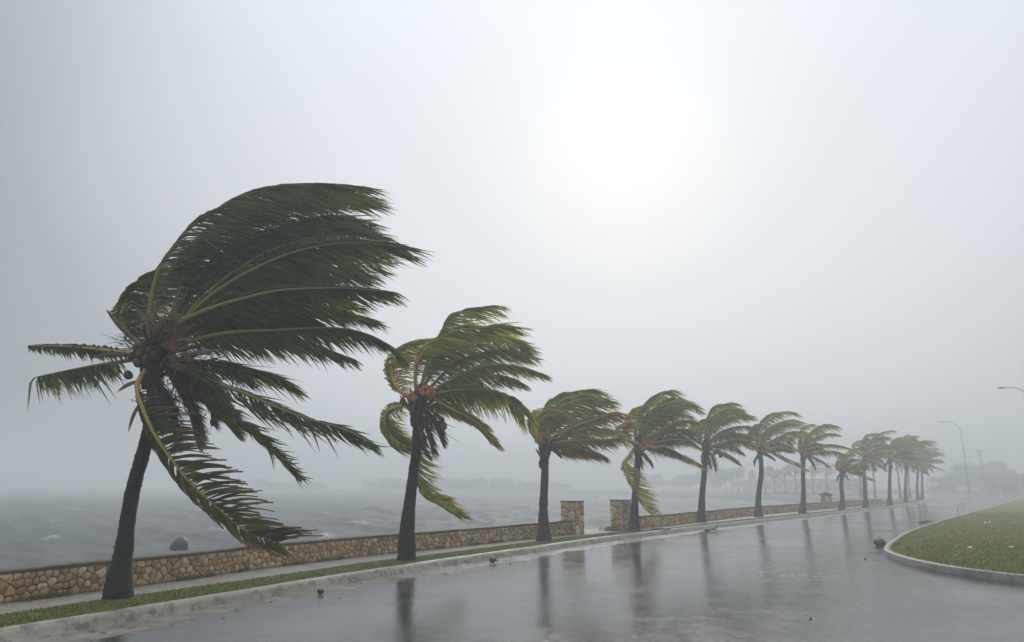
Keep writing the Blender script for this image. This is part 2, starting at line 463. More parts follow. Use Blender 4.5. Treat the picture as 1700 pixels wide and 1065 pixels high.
def crown_mat(name, a, b_):
    m, t, b, out = new_mat(name)
    nz = noise_node(t, 0.7, 5, 0.6)
    t.links.new(ramp(t, nz.outputs['Fac'], [(0.3, a), (0.7, b_)]).outputs['Color'], b.inputs['Base Color'])
    b.inputs['Roughness'].default_value = 0.6
    return m
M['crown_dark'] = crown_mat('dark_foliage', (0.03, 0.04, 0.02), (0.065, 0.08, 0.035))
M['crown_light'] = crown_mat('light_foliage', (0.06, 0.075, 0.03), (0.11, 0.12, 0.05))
M['bark'] = simple('tree_bark', [(0.05, 0.04, 0.03), (0.10, 0.08, 0.065)], 6, 0.8, 0.4)
M['plaster_white'] = simple('white_plaster', [(0.55, 0.55, 0.52), (0.66, 0.66, 0.63)], 2, 0.7, 0.1)
M['plaster_cream'] = simple('cream_plaster', [(0.48, 0.43, 0.33), (0.58, 0.53, 0.42)], 2, 0.7, 0.1)
M['plaster_pink'] = simple('pink_plaster', [(0.42, 0.24, 0.18), (0.52, 0.31, 0.24)], 2, 0.7, 0.1)
M['roof_teal'] = simple('teal_sheet_roof', [(0.16, 0.24, 0.25), (0.22, 0.31, 0.32)], 2, 0.5, 0.1)
M['roof_tile'] = simple('clay_tile', [(0.30, 0.13, 0.07), (0.42, 0.20, 0.12)], 4, 0.6, 0.2, rand=0.2)
M['dark'] = simple('dark_opening', [(0.015, 0.016, 0.018), (0.03, 0.03, 0.032)], 3, 0.5, 0.0)
M['glass'] = simple('window_glass', [(0.03, 0.035, 0.04), (0.05, 0.055, 0.06)], 3, 0.08, 0.0)
M['red_paint'] = simple('red_paint', [(0.38, 0.08, 0.06), (0.45, 0.11, 0.08)], 3, 0.5, 0.0)
M['grey_trim'] = simple('grey_trim', [(0.25, 0.25, 0.24), (0.33, 0.33, 0.32)], 3, 0.6, 0.0)

# ------------------------------------------------------------------ the ground plan (metres; y runs away from the viewer)
Z_ROAD, Z_SEA = -0.13, -0.60
def smooth_line(P, n):
    return catmull(np.array(P, float), n)

kerb_top = smooth_line([(-8.2, 4.3), (-6.75, 6.75), (-5.78, 8.42), (-5.17, 9.5), (-4.68, 10.4), (-3.96, 11.75), (-3.38, 12.85), (-2.67, 14.1), (-1.46, 16.1), (0.81, 19.6),
                        (2.84, 22.7), (5.41, 26.1), (10.69, 32.9), (15.44, 38.7), (20.2, 44.6), (25.4, 51.0), (31.7, 59.2), (39.6, 70.2), (46.0, 79.8), (48.6, 83.6)], 260)
grass_back = smooth_line([(-9.0, 4.9), (-7.4, 7.6), (-6.6, 9.1), (-6.05, 10.25), (-5.25, 11.6), (-4.41, 13.1), (-3.75, 14.3), (-3.12, 15.5), (-1.61, 17.7), (1.02, 21.7),
                          (3.15, 24.75), (5.7, 27.2), (10.1, 33.2), (14.9, 39.2), (19.7, 45.1), (24.9, 51.5), (31.2, 59.7), (39.1, 70.7), (45.3, 80.2), (47.6, 84.2)], 260)
wall_line = smooth_line([(-10.4, 4.6), (-8.4, 8.1), (-7.15, 10.25), (-6.6, 11.3), (-5.72, 12.8), (-4.98, 14.45), (-4.16, 15.8), (-3.26, 17.2), (-1.74, 19.15), (1.99, 24.3)], 120)
wall_line2 = smooth_line([(4.15, 26.75), (6.12, 29.05), (9.2, 33.6), (12.6, 38.6), (17.6, 44.9), (24.4, 53.0), (31.6, 61.3)], 120)
shore_near = np.vstack([wall_line, [(2.7, 25.15), (3.4, 25.9)], wall_line2])

def strip_mesh(A, B, za, zb, sub=1):
    """quads between two polylines of equal length"""
    n = len(A); V = []; F_ = []; ac = []
    za = np.ones(n) * za; zb = np.ones(n) * zb
    for j in range(sub + 1):
        k = j / sub
        for i in range(n):
            p = A[i] * (1 - k) + B[i] * k
            V.append((p[0], p[1], za[i] * (1 - k) + zb[i] * k)); ac.append(k)
    for j in range(sub):
        for i in range(n - 1):
            F_.append((j * n + i, j * n + i + 1, (j + 1) * n + i + 1, (j + 1) * n + i))
    return V, F_, ac

def normals2(A):
    T = unit(np.gradient(A, axis=0))
    return np.stack([T[:, 1], -T[:, 0]], 1)             # to the road side (right of travel)

def ngon_sheet(name, P, z, m, kind='structure', skirt=0.0, parent=None, toe=None):
    import bmesh
    bm = bmesh.new()
    vs = [bm.verts.new((p[0], p[1], z)) for p in P]
    f = bm.faces.new(vs)
    f.normal_update()
    if f.normal.z < 0: f.normal_flip()
    if skirt > 0:
        lo = [bm.verts.new((p[0] + (toe[k_][0] if toe else 0), p[1] + (toe[k_][1] if toe else 0), z - skirt)) for k_, p in enumerate(P)]
        for i in range(len(P)):
            j = (i + 1) % len(P)
            bm.faces.new((vs[i], vs[j], lo[j], lo[i]))
    bmesh.ops.triangulate(bm, faces=[f])
    me = bpy.data.meshes.new(name); bm.to_mesh(me); bm.free()
    me.materials.append(m)
    o = bpy.data.objects.new(name, me); C.objects.link(o)
    if kind: o['kind'] = kind
    if parent: o.parent = parent
    return o

# far shore: follow the water's edge round the bay
far_shore = [(35.5, 66.5), (41.0, 77.0), (43.0, 85.0), (41.5, 90.5), (38.0, 97.0), (37.0, 112.0), (31.0, 132.0), (18.0, 165.0), (-14.0, 205.0), (-68.0, 235.0), (-150.0, 262.0), (-420.0, 280.0)]
land = [tuple(p + 0.32 * -normals2(shore_near)[i]) for i, p in enumerate(shore_near)][::3] + far_shore + [(-540, 540), (540, 540), (540, -60), (-25, -60), (-18, -8)]
put(ngon_sheet('ground', land, -0.165, M['ground'], skirt=1.6, toe=[(-9.0, -12.0) if tuple(p) in far_shore[3:] else (0, 0) for p in land]), 'wet sandy ground of the shore and the far bank', None)

# road: one wet sheet from behind the viewer to the far junction
nk = normals2(kerb_top)
kerb_foot = kerb_top + nk * 0.17
gout = kerb_foot + nk * np.linspace(1.3, 1.0, len(kerb_foot))[:, None]
road_poly = [tuple(p) for p in gout] + [(50.4, 86.6), (49.2, 90.0), (46.0, 94.0), (40.5, 101.5), (52, 112), (70, 138), (88, 158), (112, 166), (200, 190), (260, 190), (260, -20), (-20, -20)]
ngon_sheet('road', road_poly, Z_ROAD, M['road'])
# sandy gutter along the near kerb
V, F_, ac = strip_mesh(kerb_foot - nk * 0.02, gout, Z_ROAD, Z_ROAD, 10)
g = link_mesh('gutter', V, F_, M['gutter'], None, True, {'across': ac}); g['kind'] = 'structure'

# kerb of the promenade: worn sloping face with a narrow rounded top
rngk = np.random.default_rng(3)
wob = np.convolve(rngk.normal(0, 1, len(kerb_top) + 8), np.ones(9) / 9, 'valid')[:, None] * 0.02
prof = [(-0.14, -0.12), (-0.14, 0.012), (-0.02, 0.020), (0.02, 0.008), (0.075, -0.05), (0.10, -0.11), (0.17, -0.16)]
V = []; F_ = []
for k, (dx, dz) in enumerate(prof):
    for i in range(len(kerb_top)):
        p = kerb_top[i] + nk[i] * (dx + wob[i][0])
        V.append((p[0], p[1], dz + wob[(i * 7) % len(wob)][0] * 0.25))
n_ = len(kerb_top)
for k in range(len(prof) - 1):
    for i in range(n_ - 1):
        F_.append((k * n_ + i, k * n_ + i + 1, (k + 1) * n_ + i + 1, (k + 1) * n_ + i))
link_mesh('kerb', V, F_, M['kerb'])['kind'] = 'structure'

# planted strip (soil sheet) and footpath slab
kin = kerb_top - nk * 0.13
V, F_, ac = strip_mesh(kin, grass_back, 0.0, 0.004, 3)
link_mesh('grass_verge', V, F_, M['lawn'])['kind'] = 'structure'
def resample(P, n):
    return catmull(P, n)
wl_full = resample(np.vstack([shore_near, [(36.5, 67.2), (43.2, 78.6), (46.0, 84.8)]]), 260)
# pair each point of the verge's back edge with the closest point of the wall line
pair = []
for p in grass_back:
    d = np.linalg.norm(wl_full - p, axis=1); pair.append(wl_full[np.argmin(d)])
pair = np.array(pair)
ker = np.ones(7) / 7
pp = np.vstack([np.repeat(pair[:1], 3, 0), pair, np.repeat(pair[-1:], 3, 0)])
pair = np.stack([np.convolve(pp[:, j], ker, 'valid') for j in (0, 1)], 1)
nb = -normals2(grass_back)
V, F_, ac = strip_mesh(grass_back, pair + nb * 0.05, -0.006, -0.006, 2)
link_mesh('footpath', V, F_, M['path'])['kind'] = 'structure'
# landing in the gate gap
ngon_sheet('gate_landing', [(1.95, 24.2), (4.3, 26.7), (3.2, 27.6), (0.95, 25.2)], -0.012, M['path'], skirt=0.8)

# grass island on the far side of the road, inside its kerb
isl = smooth_line([(16, 7.2), (12.3, 9.6), (10.2, 11.8), (9.3, 13.1), (8.95, 13.9), (8.75, 14.8), (8.8, 16.0), (9.0, 17.1), (9.4, 18.35), (9.9, 19.3), (10.75, 20.7), (12.7, 23.7), (15.1, 27.1),
                   (17.7, 30.55), (20.7, 34.5), (25.2, 40.2), (30.85, 47.4), (41.2, 60.6), (58.9, 83.8), (76.0, 106.0), (100, 138), (120, 150)], 240)
ni = -normals2(isl)                                        # outward (to the road)
prof = [(0.0, -0.16), (0.0, 0.0), (-0.012, 0.015), (-0.13, 0.017), (-0.14, 0.0), (-0.14, -0.1)]
V = []; F_ = []
n_ = len(isl)
for k, (dx, dz) in enumerate(prof):
    for i in range(n_):
        p = isl[i] + ni[i] * dx
        V.append((p[0], p[1], dz))
for k in range(len(prof) - 1):
    for i in range(n_ - 1):
        F_.append((k * n_ + i, k * n_ + i + 1, (k + 1) * n_ + i + 1, (k + 1) * n_ + i))
link_mesh('island_kerb', V, F_, M['kerb_island'])['kind'] = 'structure'
inner = isl - ni * 0.13
target = np.stack([np.linspace(30, 160, n_), np.linspace(9, 140, n_)], 1)
V = []; F_ = []; ks = np.linspace(0, 1, 26) ** 1.6
def isl_z(d): return 0.004 + 0.16 * (1 - math.exp(-d / 3.5))
for k in ks:
    for i in range(n_):
        p = inner[i] * (1 - k) + target[i] * k
        V.append((p[0], p[1], isl_z(np.linalg.norm(inner - p, axis=1).min())))
for j in range(len(ks) - 1):
    for i in range(n_ - 1):
        F_.append((j * n_ + i, j * n_ + i + 1, (j + 1) * n_ + i + 1, (j + 1) * n_ + i))
link_mesh('lawn', V, F_, M['lawn'])['kind'] = 'structure'

# far verge beyond the junction
V, F_, _ = strip_mesh(smooth_line([(66, 136), (88, 161), (112, 169), (190, 190)], 40), smooth_line([(48, 150), (84, 190), (120, 210), (210, 230)], 40), -0.06, 0.3, 4)
link_mesh('far_verge', V, F_, M['lawn'])['kind'] = 'structure'

# ------------------------------------------------------------------ sea: one sheet, waves finer near the wall
rs = np.random.default_rng(11)
th = np.concatenate([np.linspace(-math.pi, -1.0, 24, endpoint=False), np.linspace(-1.0, 0.75, 420, endpoint=False), np.linspace(0.75, math.pi, 30)])
rr = np.concatenate([[2.0, 6.0], 9.0 * (540 / 9.0) ** np.linspace(0, 1, 300)])
TH, RR = np.meshgrid(th, rr)
X = RR * np.sin(TH); Y = RR * np.cos(TH)
Zw = np.zeros_like(X)
wave_amp = 0
for k in range(26):
    lam = 0.9 * 1.22 ** (k % 13) ; ang = rs.normal(0.25, 0.55); ph = rs.uniform(0, 6.28)
    a = 0.017 * lam ** 0.45
    arg = 2 * math.pi / lam * (X * math.cos(ang) + Y * math.sin(ang)) + ph
    fade = np.clip(lam / (RR * 0.014 + 0.05) - 0.6, 0, 1)
    Zw += a * fade * (1.0 - np.abs(np.sin(arg / 2)) * 2)
    wave_amp += a
big = sum(np.sin(X * math.cos(b) * f + Y * math.sin(b) * f * 1.5 + p) for b, f, p in [(0.3, .21, 1.), (1.2, .33, 2.), (2.2, .13, .4), (0.9, .55, 3.1)])
crest = (Zw - Zw.mean()) / Zw.std()
foam = np.clip((crest - 1.0) * 0.9, 0, 1) * np.clip(0.5 + big * 0.45, 0, 1)
V = np.stack([X.ravel(), Y.ravel(), (Zw + Z_SEA - Zw.mean()).ravel()], 1)
nc = len(th); F_ = [(j * nc + i, (j + 1) * nc + i, (j + 1) * nc + i + 1, j * nc + i + 1) for j in range(len(rr) - 1) for i in range(nc - 1)]
link_mesh('sea', V, F_, M['sea'], None, True, {'foam': foam.ravel()})['kind'] = 'structure'

# ------------------------------------------------------------------ stone walls and gate pillars
def clip_poly(P, a, n):
    out = []
    for i in range(len(P)):
        p, q = P[i], P[(i + 1) % len(P)]
        dp, dq = np.dot(p - a, n), np.dot(q - a, n)
        if dp <= 0: out.append(p)
        if dp * dq < 0: out.append(p + (q - p) * dp / (dp - dq))
    return out

def voronoi_face(W, Hh, cw, ch, rng, gap):
    """irregular rubble cells on a W x Hh face; returns shrunken polygons"""
    seeds = []
    nx = max(1, round(W / cw)); ny = max(1, round(Hh / ch))
    for j in range(ny):
        for i in range(nx):
            if rng.random() < 0.20: continue
            seeds.append(((i + 0.5 + rng.uniform(-0.42, 0.42) + 0.5 * (j % 2)) * W / nx, (j + 0.5 + rng.uniform(-0.36, 0.36)) * Hh / ny))
    S = np.array(seeds); S[:, 0] = np.clip(S[:, 0], 0.02, W - 0.02)
    cells = []
    for i, s in enumerate(S):
        d = np.linalg.norm(S - s, axis=1)
        x0, x1 = max(0, s[0] - 3 * cw), min(W, s[0] + 3 * cw)
        P = [np.array(p) for p in ((x0, 0.0), (x1, 0.0), (x1, Hh), (x0, Hh))]
        for j in np.argsort(d)[1:24]:
            n = (S[j] - s) / d[j]
            P = clip_poly(P, (S[j] + s) / 2, n)
            if len(P) < 3: break
        if len(P) < 3: continue
        # merge very close corners
        Q = [P[0]]
        for p in P[1:]:
            if np.linalg.norm(p - Q[-1]) > 0.02: Q.append(p)
        if len(Q) < 3: continue
        Q = np.array(Q); c = Q.mean(0)
        r = np.linalg.norm(Q - c, axis=1).mean()
        if r < 0.025: continue
        g_ = gap * rng.uniform(0.7, 1.5)
        # cut corners so that stones read rounded
        R = []
        for k in range(len(Q)):
            a, b, d_ = Q[k - 1], Q[k], Q[(k + 1) % len(Q)]
            cu = rng.uniform(.08, .22); R.append(b + (a - b) * cu); R.append(b + (d_ - b) * cu)
        R = np.array(R)
        R = c + (R - c) * max(0.55, 1 - g_ / r)
        cells.append((c, R))
    return cells

def stone_geo(c, R, rng, proud, to3):
    """a stone with chamfered edges; to3(s, z, out) gives the world point"""
    n = len(R); V = []; F_ = []
    pr = proud * rng.uniform(0.6, 1.4); tx, tz = rng.normal(0, 0.06, 2)
    for sc, ou in ((1.0, -0.012), (1.0, pr * 0.45), (0.86, pr * 0.9)):
        for p in R:
            q = c + (p - c) * sc
            V.append(to3(q[0], q[1], ou + (tx * (q[0] - c[0]) + tz * (q[1] - c[1]) if sc < 1 else 0)))
    V.append(to3(c[0], c[1], pr * rng.uniform(1.0, 1.2)))
    for r in range(2):
        for k in range(n):
            F_.append((r * n + k, r * n + (k + 1) % n, (r + 1) * n + (k + 1) % n, (r + 1) * n + k))
    for k in range(n):
        F_.append((2 * n + k, 2 * n + (k + 1) % n, 3 * n))
    return V, F_

def line_map(P):
    s = np.r_[0, np.cumsum(np.linalg.norm(np.diff(P, axis=0), axis=1))]
    N = normals2(P)
    def f(q, z, ou):
        x = np.interp(q, s, P[:, 0]); y = np.interp(q, s, P[:, 1])
        nx = np.interp(q, s, N[:, 0]); ny = np.interp(q, s, N[:, 1])
        return (x + nx * ou, y + ny * ou, z)
    return f, s[-1]

WALL_H, WALL_T, COPE = 0.40, 0.30, 0.055
def build_wall(P, name, label, z0, limit, cw, seed):
    rng = np.random.default_rng(seed)
    root = empty(name, (P[0][0], P[0][1], z0))
    put(root, label, 'wall', 'low rubble stone walls of the promenade')
    f, Lw = line_map(P)
    n = len(P); q = np.linspace(0, Lw, n)
    V = []; F_ = []
    for i in range(n):
        for ou, z in ((0, z0 - 0.1), (0, z0 + WALL_H), (-WALL_T, z0 + WALL_H), (-WALL_T, z0 - 0.9)):
            V.append(f(q[i], z, ou))
    for i in range(n - 1):
        for k in range(4):
            F_.append((i * 4 + k, (i + 1) * 4 + k, (i + 1) * 4 + (k + 1) % 4, i * 4 + (k + 1) % 4))
    F_ += [(0, 1, 2, 3), tuple((n - 1) * 4 + k for k in (3, 2, 1, 0))]
    link_mesh('mortar_core', V, F_, M['mortar'], root, False)
    V = []; F_ = []
    wv = np.convolve(rng.normal(0, 1, n + 4), np.ones(5) / 5, 'valid') * 0.010
    pr = [(0.026, 0.0), (0.030, COPE * 0.7), (0.012, COPE), (-WALL_T - 0.012, COPE), (-WALL_T - 0.028, COPE * 0.7), (-WALL_T - 0.024, 0.0)]
    for i in range(n):
        for ou, dz in pr:
            V.append(f(q[i], z0 + WALL_H + 0.002 + dz + (wv[i] if dz > 0 else 0), ou + wv[(i * 5) % n] * 0.6))
    for i in range(n - 1):
        for k in range(6):
            F_.append((i * 6 + k, (i + 1) * 6 + k, (i + 1) * 6 + (k + 1) % 6, i * 6 + (k + 1) % 6))
    F_ += [tuple(range(6)), tuple((n - 1) * 6 + k for k in range(5, -1, -1))]
    link_mesh('coping', V, F_, M['coping'], root, False)
    cells = voronoi_face(Lw, WALL_H - 0.01, cw, 0.098, rng, 0.010)
    rest = MB(); rest_h = []
    # the stones that show largest become parts: nearest ones inside the view
    def key(cc):
        p = f(cc[0][0], 0, 0); inside = abs(p[0] / max(p[1], 0.1)) < 0.76
        return (0 if inside else 1, p[1] / math.sqrt(max(1e-4, np.ptp(cc[1][:, 0]) * np.ptp(cc[1][:, 1]))))
    cells.sort(key=key)
    for i, (c, R) in enumerate(cells):
        V, F_ = stone_geo(c, R, rng, 0.020, lambda a, b, o: f(a, z0 + 0.004 + b, o))
        h = float(np.clip(rng.beta(1.5, 1.4), 0, 1))
        if i < limit:
            link_mesh('stone', V, F_, M['stone'], root, True, {'hue': [h] * len(V)})
        else:
            rest.add(V, F_); rest_h += [h] * len(V)
    if rest.V:
        o = link_mesh('wall_stones', rest.V, rest.F, M['stone'], root, True, {'hue': rest_h}); o['kind'] = 'stuff'
    return root

build_wall(wall_line, 'stone_wall', 'low tan rubble stone wall with dark coping, from the picture edge to the gate gap', -0.01, 299, 0.118, 5)
build_wall(wall_line2, 'stone_wall', 'low rubble stone wall running on past the gate gap behind the farther palms', -0.01, 0, 0.14, 6)

def build_pillar(c, d, w, h, label, seed, cap=None, z0=-0.02, cell=0.19):
    rng = np.random.default_rng(seed)
    d = unit(np.array(d, float)); nrm = np.array((d[1], -d[0]))
    root = empty('gate_pillar', (c[0], c[1], z0)); put(root, label, 'pillar', 'stone gate pillars in the promenade wall')
    b = MB(); ax = np.array(((d[0], d[1], 0), (nrm[0], nrm[1], 0), (0, 0, 1.0)))
    b.box((c[0], c[1], z0 + h / 2 - 0.1), (w, w, h + 0.2), ax); b.build('mortar_core', M['mortar'], root)
    for fd, fn in ((d, nrm), (nrm, -d), (-nrm, d), (-d, -nrm)):
        if np.dot(fn, -np.asarray(c)) < -3 * 0: continue      # faces turned away from the road carry no stones one could see
        def to3(s, z, ou, fd=fd, fn=fn):
            p = np.asarray(c) + fn * (w / 2 + ou) + fd * (s - w / 2)
            return (p[0], p[1], z0 + z)
        for (cc, R) in voronoi_face(w, h, cell, cell * 1.05, rng, 0.012):
            V, F_ = stone_geo(cc, R, rng, 0.028, to3)
            hh = float(np.clip(rng.beta(3.2, 1.5), 0, .95))
            link_mesh('stone', V, F_, M['stone'], root, True, {'hue': [hh] * len(V)})
    if cap:
        b = MB(); b.box((c[0], c[1], z0 + h + 0.07), (w + 0.16, w + 0.16, 0.14), ax, 0.02); b.build('cap', M['coping'], root)
        b = MB(); b.box((c[0], c[1], z0 + h + 0.20), (w * 0.6, w * 0.6, 0.12), ax, 0.03); b.build('finial', M['grey_trim'], root)
    else:
        b = MB(); b.box((c[0], c[1], z0 + h + 0.021), (w + 0.05, w + 0.05, 0.04), ax, 0.01); b.build('cap', M['coping'], root)
    return root

dw = unit(wall_line[-1] - wall_line[-12])
build_pillar(wall_line[-1] + dw * 0.26 - 0.10 * np.array((dw[1], -dw[0])), dw, 0.56, 1.06, 'square stone gate pillar ending the near wall, before the gap', 21)
dw2 = unit(wall_line2[8] - wall_line2[0])
build_pillar(wall_line2[0] - dw2 * 0.22 + 0.02 * np.array((dw2[1], -dw2[0])), dw2, 0.54, 1.06, 'square stone gate pillar beside the fourth palm, across the gap', 22)
build_pillar(np.array((24.0, 54.6)), unit(wall_line2[-1] - wall_line2[-20]), 0.60, 0.86, 'small distant pillar with wide dark cap standing behind the far wall', 23, True, -0.02, 0.25)

# ------------------------------------------------------------------ palms
WIND = np.array((1.0, 0.10, -0.04))

def frond_mesh(path, L, n, rng, wind=WIND, grav=0.35, twist=25.0, width=0.045, seg=6, start=0.16, bend=1.0, tear=0.08, sidebal=1.0, jitter=0.16, tip=0.5, back=0.14, blunt=0.07):
    """leaflets of one frond along a 3D midrib path; returns leaflet mesh and midrib mesh data"""
    R = catmull(path, 60)
    T = unit(np.gradient(R, axis=0))
    s = np.linspace(0, 1, 60)
    ref = np.array((0, 1.0, 0)); tw = math.radians(twist)
    upv = np.cross(ref, T); upv = unit(upv)
    latb = unit(np.cross(T, upv))
    Vs = []; Fs = []; sa = []; ra = []
    base = 0
    final = unit(wind + np.array((0, 0, -grav)))
    for side in (1, -1):
        t = np.linspace(start, 0.995, n) + rng.normal(0, 0.35 / n, n)
        t = np.clip(t, start * 0.9, 1.0)
        keep = rng.random(n) > tear
        t = t[keep]; m = len(t)
        p0 = np.stack([np.interp(t, s, R[:, j]) for j in range(3)], 1) + np.array((0, 0.028 if back > 0 else 0, 0))
        tt = unit(np.stack([np.interp(t, s, T[:, j]) for j in range(3)], 1))
        uu = unit(np.stack([np.interp(t, s, upv[:, j]) for j in range(3)], 1))
        ll = unit(np.stack([np.interp(t, s, latb[:, j]) for j in range(3)], 1))
        lat = math.cos(tw) * ll + math.sin(tw) * uu
        a = 0.35 + 0.55 * t + rng.normal(0, 0.08, m)
        d0 = unit(side * lat * np.cos(a)[:, None] + tt * np.sin(a)[:, None] + uu * 0.12)
        if back > 0: d0[:, 1] = np.where(d0[:, 1] < 0, d0[:, 1] * 0.12, d0[:, 1])
        prof = np.clip(np.minimum((t - start * 0.6) / 0.22, 1.0), 0.25, 1) * np.where(t > 0.62, 1 - (1 - tip) * ((t - 0.62) / 0.38) ** 1.4, 1)
        ln = L * prof * rng.uniform(0.82, 1.1, m) * np.where(rng.random(m) < tear * 2, rng.uniform(0.35, 0.8, m), 1.0)
        if side < 0: ln = ln * sidebal
        w0 = width * rng.uniform(0.75, 1.2, m) * (0.55 + 0.45 * prof)
        jit = rng.normal(0, jitter, (m, 3)) + np.array((0, back, 0))
        fn = unit(final + jit + tt * 0.06)
        nrand = unit(np.array((0, 1.0, 0)) * 0.9 + rng.normal(0, 0.55, (m, 3)))
        P = p0.copy(); rows = []
        rr_ = rng.random(m)
        for k in range(seg + 1):
            f = k / seg
            b = np.clip(f * 1.7 * bend, 0, 1); b = b * b * (3 - 2 * b) * min(1.0, 0.92 * bend)
            flut = 0.10 * np.sin(6.0 * f + rr_ * 6.28)[:, None] * uu
            d = unit(d0 * (1 - b) + fn * b + flut * f)
            wd = unit(np.cross(d, nrand))
            wk = w0 * (min(1.0, 0.45 + f * 3.0) if f < 0.3 else max(blunt, 1 - ((f - 0.3) / 0.7) ** 1.6)) * 0.5
            rows.append((P + wd * wk[:, None], P - wd * wk[:, None]))
            P = P + d * (ln / seg)[:, None]
        A = np.stack([np.stack(r, 1) for r in rows], 1)            # m, seg+1, 2, 3
        Vs.append(A.reshape(-1, 3))
        sa.append(np.tile(np.repeat(np.linspace(0, 1, seg + 1), 2), m)); ra.append(np.repeat(rr_, 2 * (seg + 1)))
        i0 = base + np.arange(m)[:, None] * 2 * (seg + 1) + np.arange(seg)[None, :] * 2
        Fs.append(np.stack([i0, i0 + 1, i0 + 3, i0 + 2], -1).reshape(-1, 4))
        base += m * 2 * (seg + 1)
    return np.vstack(Vs), np.vstack(Fs), np.concatenate(sa), np.concatenate(ra), R

def link_fast(name, V, Fq, m, parent, attrs):
    me = bpy.data.meshes.new(name)
    k = len(Fq)
    me.vertices.add(len(V)); me.vertices.foreach_set('co', np.asarray(V, np.float32).ravel())
    me.loops.add(k * 4); me.loops.foreach_set('vertex_index', np.asarray(Fq, np.int32).ravel())
    me.polygons.add(k); me.polygons.foreach_set('loop_start', np.arange(k, dtype=np.int32) * 4)
    me.polygons.foreach_set('loop_total', np.full(k, 4, np.int32))
    me.polygons.foreach_set('use_smooth', [True] * k)
    me.update(calc_edges=True)
    for an, av in attrs.items():
        a = me.attributes.new(an, 'FLOAT', 'POINT'); a.data.foreach_set('value', np.ascontiguousarray(av, dtype=np.float32).ravel())
    me.materials.append(m)
    o = bpy.data.objects.new(name, me); C.objects.link(o)
    if parent is not None:
        o.parent = parent; o.matrix_parent_inverse = parent.matrix_basis.inverted()
    return o

def add_frond(root, path, mat='leaf_olive', rib='rib_green', rad=0.030, name='frond', **kw):
    kw['L'] = kw['L'] * 1.08; kw['grav'] = kw['grav'] + 0.16 if kw['grav'] < 0.6 else kw['grav']
    V, Fq, sa, ra, R = frond_mesh(path, **kw)
    o = link_fast(name, V, Fq, M[mat], root, {'s_leaf': sa, 'r_leaf': ra})
    t = np.linspace(0, 1, 24); Rr = R[np.linspace(0, 59, 24).astype(int)]
    rv, rf = tube(Rr, rad * (0.85 * (1 - t) ** 1.5 + 0.16 + 0.55 * (1 - t)), 6)
    link_mesh('midrib', rv, rf, M[rib], o, True, {'s_leaf': np.repeat(t, 6)})
    return o

def palm_trunk(root, P, R, mat, rng, rings=70):
    Q = catmull(np.array(P), rings * 2)
    q = np.linspace(0, 1, len(Q))
    rad = np.interp(q, np.linspace(0, 1, len(R)), R)
    ring = (np.arange(len(Q)) % 2) * 0.035 * rad
    lump = np.interp(q, np.linspace(0, 1, 24), rng.normal(0, 0.025, 24))
    V, F_ = tube(Q, rad * (1 + lump) + ring, 16)
    V = np.array(V)
    V += rng.normal(0, 0.004, V.shape)
    return link_mesh('trunk', V, F_, mat, root, True)

def blade_shape(P, w, m, name, root, thick=0.012, curl=0.3):
    """a boat-shaped woody blade (spathe or leaf base) along points P"""
    Q = catmull(np.array(P), 9); T = unit(np.gradient(Q, axis=0))
    side = unit(np.cross(T, np.array((0.2, 1.0, 0.1)))); nn = np.cross(T, side)
    V = []; F_ = []
    for i in range(9):
        t = i / 8; ww = w * (0.35 + 1.3 * t - 1.62 * t * t + 0.02) if t < 1 else w * 0.04
        for a, o_ in ((-1, curl * ww), (0, 0), (1, curl * ww), (0, -thick)):
            V.append(Q[i] + side[i] * ww * a + nn[i] * o_)
    for i in range(8):
        for k in range(4):
            F_.append((i * 4 + k, i * 4 + (k + 1) % 4, (i + 1) * 4 + (k + 1) % 4, (i + 1) * 4 + k))
    F_ += [(0, 1, 2, 3), (35, 34, 33, 32)]
    return link_mesh(name, V, F_, m, root, True)

def crown_base(root, heart, rng, sc=1.0, tr=0.12):
    """fibrous swelling where the fronds leave the trunk, with leaf bases around it"""
    b = MB()
    P = [heart + np.array((-0.03, 0, -0.55)) * sc, heart + np.array((-0.02, 0, -0.3)) * sc, heart, heart + np.array((0.03, 0, 0.22)) * sc, heart + np.array((0.05, 0, 0.42)) * sc]
    Q = catmull(np.array(P), 14); rad = np.interp(np.linspace(0, 1, 14), [0, .3, .6, .85, 1], [tr, tr * 1.35, tr * 1.75, tr * 1.2, tr * 0.4])
    V, F_ = tube(Q, rad, 14); V = np.array(V) + rng.normal(0, 0.014 * sc, (len(V), 3))
    link_mesh('leaf_sheath', V, F_, M['fibre'], root, True)
    for k in range(9):
        an = k * 2.4 + rng.uniform(-.3, .3); z = rng.uniform(-0.35, 0.15) * sc
        d = np.array((math.cos(an), math.sin(an), 0))
        p = heart + d * tr * 1.1 + np.array((0, 0, z))
        ln = rng.uniform(0.22, 0.5) * sc
        blade_shape([p, p + (d * 0.55 + np.array((0.1, 0, 0.65))) * ln * 0.5, p + (d * 0.9 + np.array((0.25, 0, 0.9))) * ln], 0.07 * sc, M['stub'], 'leaf_stub', root)

